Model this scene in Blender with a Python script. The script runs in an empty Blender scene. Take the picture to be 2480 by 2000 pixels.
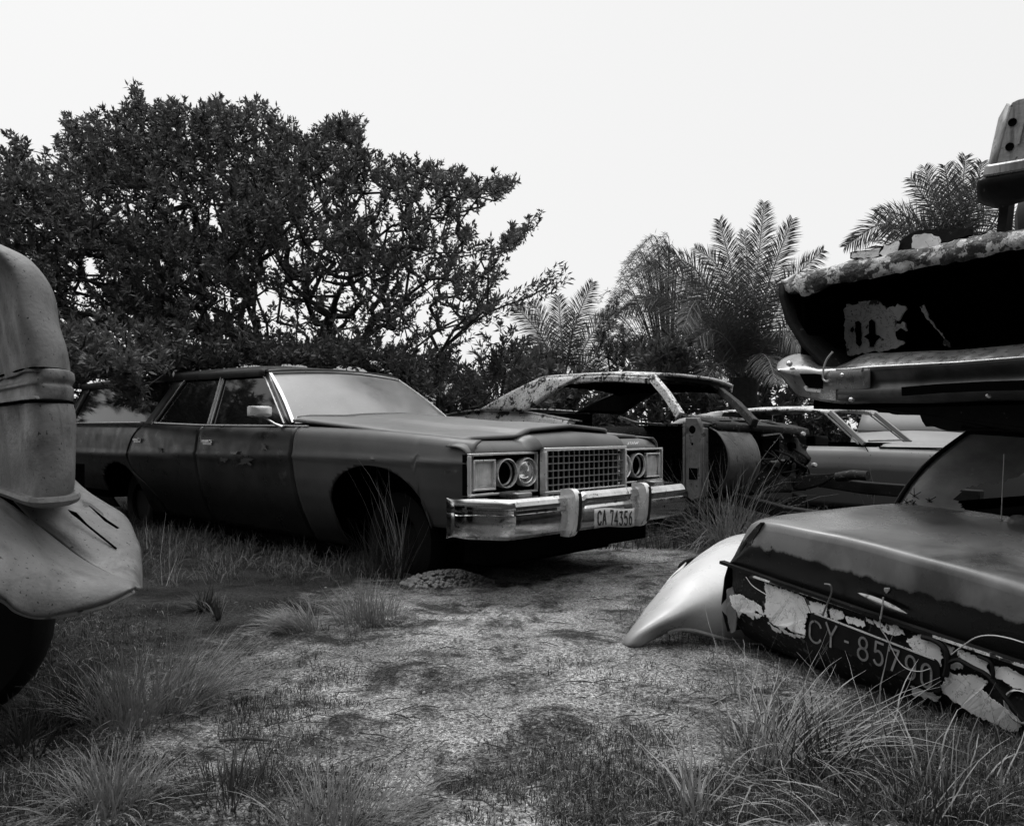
import bpy, math, random
from math import sin, cos, pi, radians, sqrt
from mathutils import Vector, Matrix, noise
random.seed(7)
R = random.random
def U(a, b): return a + (b - a) * random.random()
SC = bpy.context.scene
# ------------------------------------------------------------------ camera, sky, sun
F, CX, HY, EYE = 1950.0, 1240.0, 1036.0, 1.0
cd = bpy.data.cameras.new('camera'); cam = bpy.data.objects.new('camera', cd)
SC.collection.objects.link(cam); SC.camera = cam
cam.location = (0, 0, EYE); cam.rotation_euler = (radians(90), 0, 0)
cd.sensor_width = 36; cd.lens = F / 2480 * 36; cd.shift_y = (HY - 1000) / 2480
cd.clip_start = .05; cd.clip_end = 2000
W = bpy.data.worlds.new('World'); SC.world = W; W.use_nodes = True
nt = W.node_tree; bg = nt.nodes['Background']
sk = nt.nodes.new('ShaderNodeTexSky'); sk.sky_type = 'NISHITA'; sk.sun_disc = False
SUN_EL, SUN_AZ = radians(58), radians(-35)
sk.sun_elevation = SUN_EL; sk.sun_rotation = SUN_AZ; sk.dust_density = 4; sk.air_density = 1.5
bw = nt.nodes.new('ShaderNodeRGBToBW'); nt.links.new(sk.outputs[0], bw.inputs[0])
m1 = nt.nodes.new('ShaderNodeMath'); m1.operation = 'MULTIPLY_ADD'
m1.inputs[1].default_value = .10; m1.inputs[2].default_value = 8.1      # thin blue-less sky behind an even white overcast
nt.links.new(bw.outputs[0], m1.inputs[0])
def wmap(src, a, b_, c, d, smooth=True):
    x = nt.nodes.new('ShaderNodeMapRange'); x.interpolation_type = 'SMOOTHSTEP' if smooth else 'LINEAR'
    for i, q in enumerate((a, b_, c, d)): x.inputs[i + 1].default_value = q
    nt.links.new(src, x.inputs[0]); return x.outputs[0]
def wmath(op, a, b_):
    x = nt.nodes.new('ShaderNodeMath'); x.operation = op
    for i, q in enumerate((a, b_)):
        if isinstance(q, (int, float)): x.inputs[i].default_value = q
        else: nt.links.new(q, x.inputs[i])
    return x.outputs[0]
wc = nt.nodes.new('ShaderNodeTexCoord'); wx = nt.nodes.new('ShaderNodeSeparateXYZ'); nt.links.new(wc.outputs['Generated'], wx.inputs[0])
zen = wmap(wx.outputs[2], .48, .95, 1, 3.0)                      # overcast: brightest overhead
back = wmap(wx.outputs[1], -.20, .30, .07, 1)                    # unseen dark band of sky added behind the viewer to shade facing surfaces
hi = wmap(wx.outputs[2], .40, .85, 0, 1)
bk = wmath('MAXIMUM', back, hi)
nt.links.new(wmath('MULTIPLY', wmath('MULTIPLY', m1.outputs[0], zen), bk), bg.inputs[0])
bg.inputs[1].default_value = .105
ld = bpy.data.lights.new('sun', 'SUN'); sun = bpy.data.objects.new('sun', ld); SC.collection.objects.link(sun)
ld.energy = .8; ld.angle = radians(16); ld.color = (1, 1, 1)
sd = Vector((sin(SUN_AZ) * cos(SUN_EL), cos(SUN_AZ) * cos(SUN_EL), sin(SUN_EL)))
sun.rotation_euler = sd.to_track_quat('Z', 'Y').to_euler()
vs = SC.view_settings; vs.view_transform = 'Standard'; vs.look = 'None'; vs.gamma = 1; vs.exposure = 0

# ------------------------------------------------------------------ helpers
def tag(o, label=None, cat=None, group=None, kind=None):
    if label: o['label'] = label
    if cat: o['category'] = cat
    if group: o['group'] = group
    if kind: o['kind'] = kind
    return o
def at(px, py, Y): return Vector(((px - CX) / F * Y, Y, EYE - (py - HY) / F * Y))
def gat(px, py): Y = F * EYE / (py - HY); return Vector(((px - CX) / F * Y, Y, 0))
class Frame:
    def __init__(s, O, a, b):
        s.O = Vector(O); s.a = Vector(a).normalized(); b = Vector(b); s.b = (b - b.dot(s.a) * s.a).normalized()
        s.c = s.a.cross(s.b)
        s.M = Matrix((( *[s.a.x, s.b.x, s.c.x], s.O.x), (*[s.a.y, s.b.y, s.c.y], s.O.y), (*[s.a.z, s.b.z, s.c.z], s.O.z), (0, 0, 0, 1)))
    def hit(s, px, py, axis, val):
        n = getattr(s, axis); r = Vector(((px - CX) / F, 1, -(py - HY) / F)); C = Vector((0, 0, EYE))
        k = (s.O + val * n - C).dot(n) / r.dot(n); P = C + k * r - s.O
        return Vector((P.dot(s.a), P.dot(s.b), P.dot(s.c)))
def empty(name, M=None):
    o = bpy.data.objects.new(name, None); SC.collection.objects.link(o); o.empty_display_size = .2
    if M is not None: o.matrix_world = M
    return o
def lerp(a, b, t): return a + (b - a) * t
def interp(tab, x):
    if x <= tab[0][0]: return tab[0][1]
    for (x0, y0), (x1, y1) in zip(tab, tab[1:]):
        if x <= x1: return y0 + (y1 - y0) * (x - x0) / (x1 - x0)
    return tab[-1][1]
def cr(p0, p1, p2, p3, t):
    return .5 * ((2 * p1) + (p2 - p0) * t + (2 * p0 - 5 * p1 + 4 * p2 - p3) * t * t + (3 * p1 - p0 - 3 * p2 + p3) * t ** 3)
def spline(pts, n):
    pts = [Vector(p) for p in pts]; P = [2 * pts[0] - pts[1]] + pts + [2 * pts[-1] - pts[-2]]; out = []
    for i in range(len(pts) - 1):
        for k in range(n): out.append(cr(P[i], P[i + 1], P[i + 2], P[i + 3], k / n))
    out.append(pts[-1]); return out
class MB:
    def __init__(s, xf=None): s.v = []; s.f = []; s.xf = xf
    def add(s, p):
        s.v.append(tuple(s.xf(*p)) if s.xf else tuple(p)); return len(s.v) - 1
    def rows(s, rows, closeu=False):
        ids = [[s.add(p) for p in r] for r in rows]
        for i in range(len(ids) - 1):
            n = len(ids[i])
            for j in range(n - 1): s.f.append((ids[i][j], ids[i][j + 1], ids[i + 1][j + 1], ids[i + 1][j]))
            if closeu: s.f.append((ids[i][-1], ids[i][0], ids[i + 1][0], ids[i + 1][-1]))
        return s
    def grid(s, fn, nu, nv): return s.rows([[fn(i / nu, j / nv) for i in range(nu + 1)] for j in range(nv + 1)])
    def loft(s, rows, nu=4, nv=4):
        rr = [spline(r, nu) for r in rows]; cols = [spline([r[i] for r in rr], nv) for i in range(len(rr[0]))]
        return s.rows([[c[j] for c in cols] for j in range(len(cols[0]))])
    def quad(s, a, b, c, d): i = [s.add(p) for p in (a, b, c, d)]; s.f.append(tuple(i)); return s
    def box(s, c, d, ax=None):
        c = Vector(c); X, Y, Z = ax if ax else (Vector((1, 0, 0)), Vector((0, 1, 0)), Vector((0, 0, 1)))
        i = [s.add(c + X * (sx * d[0] / 2) + Y * (sy * d[1] / 2) + Z * (sz * d[2] / 2)) for sz in (-1, 1) for sy in (-1, 1) for sx in (-1, 1)]
        for q in ((0, 2, 3, 1), (4, 5, 7, 6), (0, 1, 5, 4), (2, 6, 7, 3), (0, 4, 6, 2), (1, 3, 7, 5)): s.f.append(tuple(i[k] for k in q))
        return s
    def bar(s, p, q, w, h, up=(0, 0, 1)):
        p, q = Vector(p), Vector(q); X = (q - p); L = X.length; X.normalize(); Y = Vector(up).cross(X)
        if Y.length < 1e-3: Y = Vector((0, 1, 0)).cross(X)
        Y.normalize(); return s.box((p + q) / 2, (L, w, h), (X, Y, X.cross(Y)))
    def path(s, pts, w, h, up=(0, 0, 1)):        # rectangular bar along a polyline, mitred
        pts = [Vector(p) for p in pts]; rr = []
        for i, p in enumerate(pts):
            d = (pts[min(i + 1, len(pts) - 1)] - pts[max(i - 1, 0)]).normalized(); Y = Vector(up).cross(d).normalized(); Z = d.cross(Y)
            rr.append([p + Y * (a * w / 2) + Z * (b * h / 2) for a, b in ((-1, -1), (1, -1), (1, 1), (-1, 1))])
        n0 = len(s.v); s.rows(rr, True); n1 = len(s.v)
        s.f.append((n0 + 3, n0 + 2, n0 + 1, n0)); s.f.append((n1 - 4, n1 - 3, n1 - 2, n1 - 1)); return s
    def tube(s, pts, r, n=8, cap=True):
        pts = [Vector(p) for p in pts]; rr = []; prev = None
        for i, p in enumerate(pts):
            d = (pts[min(i + 1, len(pts) - 1)] - pts[max(i - 1, 0)]); d = d.normalized() if d.length > 1e-9 else Vector((0, 0, 1))
            X = d.cross(Vector((0, 0, 1)) if prev is None else prev); 
            if X.length < 1e-3: X = d.cross(Vector((1, 0, 0)))
            X.normalize(); Y = d.cross(X); prev = -Y if prev is None else prev
            q = r[i] if isinstance(r, (list, tuple)) else r
            X = d.cross(prev); X = X.normalized() if X.length > 1e-4 else d.orthogonal().normalized(); Y = X.cross(d); prev = Y
            rr.append([p + X * (cos(2 * pi * k / n) * q) + Y * (sin(2 * pi * k / n) * q) for k in range(n)])
        n0 = len(s.v); s.rows(rr, True); n1 = len(s.v)
        if cap: s.f.append(tuple(range(n0 + n - 1, n0 - 1, -1))); s.f.append(tuple(range(n1 - n, n1)))
        return s
    def lathe(s, c, axis, prof, n=24, sq=None):
        c = Vector(c); A = Vector(axis).normalized(); X = A.orthogonal().normalized() if sq is None else Vector(sq).normalized(); Y = A.cross(X)
        return s.rows([[c + A * h + X * (cos(2 * pi * k / n) * r) + Y * (sin(2 * pi * k / n) * r) for k in range(n)] for r, h in prof], True)
    def poly(s, pts, d):                          # polygon extruded along vector d
        pts = [Vector(p) for p in pts]; d = Vector(d); n = len(pts)
        a = [s.add(p) for p in pts]; b = [s.add(p + d) for p in pts]
        s.f.append(tuple(reversed(a))); s.f.append(tuple(b))
        for i in range(n): s.f.append((a[i], a[(i + 1) % n], b[(i + 1) % n], b[i]))
        return s
    def build(s, name, m, parent=None, smooth=True, solid=0, bevel=0, sub=0, ang=38, off=-1, dent=0, df=5):
        if dent: s.v = [tuple(Vector(p) + Vector((noise.noise(Vector(p) * df), noise.noise(Vector(p) * df + Vector((9, 2, 4))), noise.noise(Vector(p) * df + Vector((3, 8, 1))))) * dent) for p in s.v]
        me = bpy.data.meshes.new(name); me.from_pydata(s.v, [], s.f); me.validate()
        me.polygons.foreach_set('use_smooth', [smooth] * len(me.polygons))
        if smooth and ang < 180 and not sub:
            try: me.set_sharp_from_angle(angle=radians(ang))
            except Exception: pass
        me.materials.append(m); o = bpy.data.objects.new(name, me); SC.collection.objects.link(o)
        if parent: o.parent = parent
        if sub: q = o.modifiers.new('sub', 'SUBSURF'); q.levels = q.render_levels = sub
        if solid: q = o.modifiers.new('solid', 'SOLIDIFY'); q.thickness = solid; q.offset = off
        if bevel: q = o.modifiers.new('bevel', 'BEVEL'); q.width = bevel; q.segments = 2; q.limit_method = 'ANGLE'; q.angle_limit = radians(40)
        return o

# ------------------------------------------------------------------ materials (a black-and-white picture: neutral greys)
def mat(name, base, rough=.5, metal=0, var=.15, vs_=3, patch=None, speck=None, streak=None, bump=(60, .1), spec=.5, emit=None, coat=0, trans=0, rv=0, stretch=None, zmask=None, crack=None):
    m = bpy.data.materials.new(name); m.use_nodes = True; n = m.node_tree; N = n.nodes; L = n.links
    b = N['Principled BSDF']; b.inputs['Roughness'].default_value = rough; b.inputs['Metallic'].default_value = metal
    b.inputs['Specular IOR Level'].default_value = spec; b.inputs['Coat Weight'].default_value = coat; b.inputs['Coat Roughness'].default_value = .15
    tc = N.new('ShaderNodeTexCoord'); co = tc.outputs['Object']
    if stretch:
        mp = N.new('ShaderNodeMapping'); mp.inputs['Scale'].default_value = stretch; L.new(co, mp.inputs[0]); co = mp.outputs[0]
    def nz(scale, det=5, ro=.6, c=None, dist=0):
        t = N.new('ShaderNodeTexNoise'); t.inputs['Scale'].default_value = scale; t.inputs['Detail'].default_value = det
        t.inputs['Roughness'].default_value = ro; t.inputs['Distortion'].default_value = dist; L.new(c or co, t.inputs['Vector']); return t.outputs['Fac']
    def ramp(src, a, bb, c0, c1):
        r = N.new('ShaderNodeMapRange'); r.inputs[1].default_value = a; r.inputs[2].default_value = bb; r.inputs[3].default_value = c0; r.inputs[4].default_value = c1
        L.new(src, r.inputs[0]); return r.outputs[0]
    def mix(f, A, B):
        x = N.new('ShaderNodeMix'); x.data_type = 'FLOAT'; L.new(f, x.inputs[0])
        for i, q in ((2, A), (3, B)):
            if isinstance(q, (int, float)): x.inputs[i].default_value = q
            else: L.new(q, x.inputs[i])
        return x.outputs[0]
    col = ramp(nz(vs_), .25, .75, base * (1 - var), base * (1 + var))
    if streak:                                     # (colour, low, high, scale) vertical runs
        mp = N.new('ShaderNodeMapping'); mp.inputs['Scale'].default_value = (1, 1, .12); L.new(tc.outputs['Object'], mp.inputs[0])
        col = mix(ramp(nz(streak[3], 4, .6, mp.outputs[0]), streak[1], streak[2], 0, 1), col, streak[0])
    pm = None
    for pt in (patch if isinstance(patch, list) else [patch] if patch else []):   # (colour, low, high, scale)
        pm = ramp(nz(pt[3], 8, .62, None, .3), pt[1], pt[2], 0, 1); col = mix(pm, col, pt[0])
    if zmask:                                      # (colour, axis, level, softness, wave scale, wave height): rust, lower bands, or painted-in shade (wag, fen), with a ragged edge
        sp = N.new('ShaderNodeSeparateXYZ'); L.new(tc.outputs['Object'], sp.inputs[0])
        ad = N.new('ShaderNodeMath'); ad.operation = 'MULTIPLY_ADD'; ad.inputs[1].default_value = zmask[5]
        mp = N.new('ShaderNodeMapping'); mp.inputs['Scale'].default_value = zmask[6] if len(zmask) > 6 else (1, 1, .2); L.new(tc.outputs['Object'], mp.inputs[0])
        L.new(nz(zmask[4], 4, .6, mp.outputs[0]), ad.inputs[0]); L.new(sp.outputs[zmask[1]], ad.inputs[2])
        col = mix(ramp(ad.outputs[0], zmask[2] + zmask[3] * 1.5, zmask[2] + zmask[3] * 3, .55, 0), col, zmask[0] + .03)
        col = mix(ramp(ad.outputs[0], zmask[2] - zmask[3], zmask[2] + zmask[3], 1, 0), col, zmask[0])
    if crack:                                      # (colour, half width, scale): hairline ridges
        sb = N.new('ShaderNodeMath'); sb.operation = 'SUBTRACT'; sb.inputs[1].default_value = .5; L.new(nz(crack[2], 7, .7, None, .6), sb.inputs[0])
        ab = N.new('ShaderNodeMath'); ab.operation = 'ABSOLUTE'; L.new(sb.outputs[0], ab.inputs[0]); col = mix(ramp(ab.outputs[0], 0, crack[1], 1, 0), col, crack[0])
    if speck:                                      # (colour, low, high, scale)
        col = mix(ramp(nz(speck[3], 2, .5), speck[1], speck[2], 0, 1), col, speck[0])
    cc = N.new('ShaderNodeCombineColor')
    for i in range(3): L.new(col, cc.inputs[i])
    L.new(cc.outputs[0], b.inputs['Base Color'])
    if rv: L.new(ramp(nz(vs_ * 2.3), .3, .7, max(.03, rough - rv), min(1, rough + rv)), b.inputs['Roughness'])
    if trans: b.inputs['Transmission Weight'].default_value = trans
    if emit: b.inputs['Emission Strength'].default_value = emit
    if bump:
        bp = N.new('ShaderNodeBump'); bp.inputs['Strength'].default_value = bump[1]; bp.inputs['Distance'].default_value = .01
        h = nz(bump[0], 4)
        if pm is not None:
            a = N.new('ShaderNodeMath'); a.operation = 'SUBTRACT'; L.new(h, a.inputs[0]); L.new(pm, a.inputs[1]); h = a.outputs[0]
        L.new(h, bp.inputs['Height']); L.new(bp.outputs[0], b.inputs['Normal'])
    return m
def leafmat(name, lo, hi, rough=.5, tr=.25, sc=9):
    m = mat(name, (lo + hi) / 2, rough, var=(hi - lo) / (hi + lo), vs_=sc, bump=None, spec=.35)
    n = m.node_tree; b = n.nodes['Principled BSDF']; out = n.nodes['Material Output']
    t = n.nodes.new('ShaderNodeBsdfTranslucent'); v = (lo + hi) / 2; t.inputs[0].default_value = (v, v, v, 1)
    x = n.nodes.new('ShaderNodeMixShader'); x.inputs[0].default_value = tr
    n.links.new(b.outputs[0], x.inputs[1]); n.links.new(t.outputs[0], x.inputs[2]); n.links.new(x.outputs[0], out.inputs[0]); return m
M = dict(
 wag=mat('dull_dark_paint', .022, .34, var=.5, vs_=2.2, patch=[(.008, .54, .60, 2.3), (.06, .64, .68, 6)], bump=(9, .05), spec=.35, zmask=(.006, 2, .50, .10, 5, .12), rv=.12, speck=(.02, .70, .74, 60)),  # zmask paints shade into the lower body colour
 fen=mat('chalky_grey_paint', .065, .45, var=.3, vs_=1.8, patch=[(.05, .60, .72, 3.2)], zmask=(.012, 2, .40, .10, 5, .12), bump=(9, .05), rv=.1, speck=(.05, .72, .76, 70)),  # zmask darkens the low part of the wing as painted shade
 hood=mat('faded_bonnet_paint', .13, .45, var=.18, vs_=2.5, patch=[(.12, .6, .75, 2.5)], bump=(7, .06), rv=.1, speck=(.04, .74, .77, 50)),
 black=mat('black_void', .003, 1, bump=None, spec=0), rub=mat('rubber', .005, .75, spec=.2, bump=(80, .2)),
 chrome=mat('chrome', .58, .12, 1, var=.25, vs_=9, patch=[(.10, .60, .66, 11)], bump=(30, .03), rv=.07, speck=(.06, .68, .72, 70)),
 guard=mat('guard_chrome', .75, .25, .5, var=.2, vs_=5, bump=None, rv=.06), trim=mat('bright_trim', .70, .25, .6, var=.2, vs_=14, bump=None, speck=(.08, .68, .72, 60)),
 grille=mat('grille_metal', .24, .4, .6, var=.3, vs_=20, bump=None),
 glassD=mat('dark_window_glass', .006, .05, var=.5, vs_=3, bump=None, patch=[(.03, .56, .75, 4)], spec=.4, rv=.04),
 glassW=mat('dusty_windscreen', .13, .35, coat=.45, var=.25, vs_=3.5, bump=(160, .06), spec=.55, patch=[(.035, .54, .74, 2.2)], speck=(.3, .70, .75, 90)),  # dark patches paint in leaf reflections along with dirt
 lens=mat('ribbed_lens', .55, .2, var=.3, vs_=18, bump=None, coat=.5), lensb=mat('lamp_glass', .7, .07, .75, var=.35, vs_=16, bump=None, coat=1, patch=[(.15, .6, .66, 14)]),
 plate=mat('plate_face', .42, .45, var=.12, vs_=14, speck=(.08, .66, .7, 60), bump=(50, .1)), ink=mat('plate_ink', .012, .5, bump=None),
 plateB=mat('black_plate', .006, .5, spec=.2, var=.4, vs_=12, bump=(50, .1)), inkW=mat('faded_white_figures', .22, .5, var=.35, vs_=22, bump=None),
 rust=mat('dark_rust', .016, .75, spec=.25, var=.6, vs_=7, speck=(.10, .62, .68, 40), bump=(45, .5)),
 peel=mat('peeling_white_paint', .50, .5, crack=(.06, .006, 6), var=.2, vs_=6, patch=[(.02, .56, .575, 7)], speck=(.05, .66, .70, 45), bump=(40, .3), streak=(.15, .62, .75, 26)),
 peel2=mat('peeling_rail_paint', .66, .5, crack=(.05, .008, 8), var=.3, vs_=6, patch=[(.02, .55, .57, 9), (.12, .6, .62, 22)], speck=(.05, .62, .66, 60), bump=(50, .6)),
 edge=mat('flaking_edge_paint', .54, .5, var=.35, vs_=9, patch=[(.015, .48, .50, 7), (.06, .58, .60, 26)], crack=(.03, .012, 10), speck=(.04, .62, .66, 60), bump=(50, .9)),
 flake=mat('white_paint_flake', .78, .45, crack=(.12, .007, 7), var=.22, vs_=9, patch=[(.05, .66, .67, 12)], speck=(.2, .72, .75, 80), bump=(30, .25), streak=(.4, .6, .8, 14)),
 trunk=mat('boot_lid_paint', .155, .30, var=.2, vs_=2.4, rv=.09, bump=(8, .04), zmask=(.004, 2, .158, .003, 15, .06, (1, .3, .3)), patch=[(.05, .50, .70, 1.7), (.05, .66, .70, 7)], streak=(.10, .60, .80, 9), speck=(.03, .73, .75, 40)),
 pale=mat('pale_body_paint', .25, .45, var=.15, vs_=2, zmask=(.07, 2, .60, .02, 3, .05), speck=(.04, .72, .74, 30), patch=[(.1, .72, .74, 4)], bump=(8, .05)),
 pale2=mat('pale_far_paint', .26, .5, var=.15, vs_=2, bump=(8, .05)),
 truck=mat('weathered_grey_paint', .14, .55, var=.4, vs_=5, patch=[(.07, .52, .66, 5.5), (.24, .62, .68, 3), (.03, .67, .70, 9)], speck=(.015, .66, .71, 85), streak=(.08, .64, .74, 20), bump=(70, .25), rv=.12),
 white=mat('bare_pale_metal', .58, .3, var=.12, vs_=3, rv=.1, speck=(.2, .76, .79, 60), bump=(6, .04), zmask=(.2, 2, .12, .06, 7, .08)),
 panel=mat('ribbed_weathered_metal', .26, .5, var=.35, vs_=6, streak=(.1, .55, .7, 25), speck=(.06, .66, .7, 40), bump=(60, .3)),
 scuffed=mat('dull_bumper_metal', .22, .33, .8, var=.4, vs_=9, stretch=(1, 1, .3), bump=(60, .15), speck=(.03, .68, .72, 50), rv=.15),
 shell=mat('dark_scrap_paint', .008, .7, spec=.15, var=.6, vs_=6, bump=(30, .3), speck=(.05, .70, .73, 40)),
 bark=mat('bark', .028, .9, var=.5, vs_=14, bump=(60, .8)),
 leaf=leafmat('leaves', .03, .17, sc=1.3), leaf2=leafmat('leaves_pale', .12, .25), palmleaf=leafmat('palm_leaflets', .06, .14, .38, .2, 3), palmrib=mat('palm_rib', .16, .5, bump=None),
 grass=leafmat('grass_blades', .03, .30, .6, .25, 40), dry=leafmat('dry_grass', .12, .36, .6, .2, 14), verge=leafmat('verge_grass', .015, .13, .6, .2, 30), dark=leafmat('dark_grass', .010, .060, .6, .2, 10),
 stone=mat('stones', .20, .8, var=.6, vs_=1.7, bump=(90, .5)),
 hill=mat('hill_ground', .22, .95, var=.2, vs_=.15, bump=None), wire=mat('bright_wire', .45, .4, .5, bump=None),
)
def ground_mat():
    m = bpy.data.materials.new('gravel_ground'); m.use_nodes = True; n = m.node_tree; N = n.nodes; L = n.links; b = N['Principled BSDF']
    b.inputs['Roughness'].default_value = .95; b.inputs['Specular IOR Level'].default_value = .2
    co = N.new('ShaderNodeTexCoord').outputs['Object']
    def nz(s, d=6, r=.6, di=0):
        t = N.new('ShaderNodeTexNoise'); t.inputs['Scale'].default_value = s; t.inputs['Detail'].default_value = d; t.inputs['Roughness'].default_value = r
        t.inputs['Distortion'].default_value = di; L.new(co, t.inputs[0]); return t.outputs[0]
    def rp(src, a, bb, c0, c1):
        r = N.new('ShaderNodeMapRange'); r.inputs[1].default_value = a; r.inputs[2].default_value = bb; r.inputs[3].default_value = c0; r.inputs[4].default_value = c1
        L.new(src, r.inputs[0]); return r.outputs[0]
    def mm(op, A, B):
        x = N.new('ShaderNodeMath'); x.operation = op
        for i, q in enumerate((A, B)):
            if isinstance(q, (int, float)): x.inputs[i].default_value = q
            else: L.new(q, x.inputs[i])
        return x.outputs[0]
    vo = N.new('ShaderNodeTexVoronoi'); vo.inputs['Scale'].default_value = 120; L.new(co, vo.inputs[0])
    sx = N.new('ShaderNodeSeparateColor'); L.new(vo.outputs['Color'], sx.inputs[0])
    grain = rp(sx.outputs[0], 0, 1, .30, 1.85)
    fine = rp(nz(190, 3, .8), .32, .68, .25, 1.8)
    big = rp(nz(.9, 5, .6), .38, .60, .125, .33)
    moss = rp(nz(3.0, 9, .72, .5), .47, .60, 1, .16)
    col = mm('MULTIPLY', mm('MULTIPLY', mm('MULTIPLY', big, grain), fine), moss)
    sp = N.new('ShaderNodeSeparateXYZ'); L.new(co, sp.inputs[0])          # trodden gravel track between two strips of dark grassy soil, deepened as painted-in shadow
    wob = mm('MULTIPLY', mm('SUBTRACT', nz(.8, 4), .5), 1.6)
    mid = rp(sp.outputs[1], 1.8, 5.5, -.12, .35)
    off = mm('ABSOLUTE', mm('SUBTRACT', mm('ADD', sp.outputs[0], wob), mid), 0)
    col = mm('MULTIPLY', col, mm('ADD', rp(mm('ADD', off, mm('MULTIPLY', mm('SUBTRACT', nz(7, 6, .7), .5), 1.6)), .75, 1.5, .90, .0), .10))
    cc = N.new('ShaderNodeCombineColor')
    for i in range(3): L.new(col, cc.inputs[i])
    L.new(cc.outputs[0], b.inputs[0])
    bp = N.new('ShaderNodeBump'); bp.inputs['Strength'].default_value = .9; bp.inputs['Distance'].default_value = .012
    L.new(mm('ADD', rp(vo.outputs['Distance'], 0, .6, 1, 0), mm('MULTIPLY', nz(40, 5), 1.5)), bp.inputs['Height']); L.new(bp.outputs[0], b.inputs['Normal']); return m

# ------------------------------------------------------------------ ground and hill
def gz(x, y):
    d = max(0, min(1, (y - 6.5) / 3)) * max(0, min(1, (x - .3) / 1.5))
    w = 1 if y < 25 else 0
    return w * (noise.noise((x * .7, y * .7, 1)) * .035 + noise.noise((x * 2.7, y * 2.7, 5)) * .018 + noise.noise((x * 9, y * 9, 2)) * .006) + d * .10
def axis(lo, hi, st, far):
    a = []; x = lo
    while x <= hi + 1e-6: a.append(x); x += st
    g = st; y = hi
    while y < far: g *= 1.35; y += g; a.append(y)
    g = st; y = lo
    while y > -far: g *= 1.35; y -= g; a.insert(0, y)
    return a
xs, ys = axis(-5, 5, .05, 400), axis(1.2, 11, .05, 400)
g = MB(); g.rows([[(x, y, gz(x, y)) for x in xs] for y in ys])
tag(g.build('ground', ground_mat(), ang=180), kind='structure')
hm = MB(); hm.grid(lambda s, t: (lerp(-40, -1, s), 60 + t * 30, -1 + 11.0 * (sin(pi * min(1, max(0, s))) ** .6) * (sin(pi * t * .5) ** .5) + .4 * noise.noise((s * 9, t * 4, 3))), 60, 12)
tag(hm.build('hill', M['hill'], ang=180), kind='structure')

# ------------------------------------------------------------------ stroke figures
def arc(cx, cy, rx, ry, a0, a1, n=10): return [(cx + rx * cos(radians(lerp(a0, a1, i / n))), cy + ry * sin(radians(lerp(a0, a1, i / n)))) for i in range(n + 1)]
GL = {
 'C': [arc(.5, .68, .42, .30, 20, 180) + arc(.5, .32, .42, .30, 180, 340)],
 'A': [[(.02, 0), (.5, 1), (.98, 0)], [(.2, .32), (.8, .32)]],
 'Y': [[(.02, 1), (.5, .48), (.98, 1)], [(.5, .5), (.5, 0)]],
 '-': [[(.2, .5), (.75, .5)]],
 '8': [arc(.5, .74, .34, .24, -90, 270, 16), arc(.5, .25, .42, .26, 90, 450, 16)],
 '5': [[(.88, 1), (.22, 1), (.16, .55)] + arc(.46, .32, .42, .31, 130, -150, 12)],
 '7': [[(.05, .86), (.05, 1), (.92, 1), (.36, 0)]],
 '9': [arc(.5, .70, .40, .29, 0, 360, 16), [(.9, .7)] + arc(.45, .32, .45, .32, 10, -110, 8)],
 '0': [arc(.5, .66, .40, .33, 0, 180) + arc(.5, .34, .40, .33, 180, 360) + [(.9, .66)]],
 '4': [[(.72, 0), (.72, 1), (.02, .28), (.98, .28)]],
 '3': [[(.1, .95), (.88, .97), (.45, .6)] + arc(.45, .31, .43, .30, 85, -150, 12)],
 '6': [arc(.5, .30, .40, .29, 0, 360, 16), [(.82, .97)] + arc(.95, .32, .85, .62, 130, 180, 6)],
}
def figures(mb, text, u0, pitch, wch, v0, v1, P, th, out):
    """P(u,v) -> point on the plate; strokes are flat ribbons standing `out` proud"""
    for i, ch in enumerate(text):
        for st in GL.get(ch, []):
            pts = [P(u0 + i * pitch + x * wch, lerp(v0, v1, y)) for x, y in st]
            for a, b in zip(pts, pts[1:]):
                d = (b - a); n = out.cross(d)
                if n.length < 1e-9: continue
                n = n.normalized() * th / 2; e = d.normalized() * th * .3; o = out.normalized() * .0025
                mb.quad(a - e - n + o, b + e - n + o, b + e + n + o, a - e + n + o)
    return mb
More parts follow.
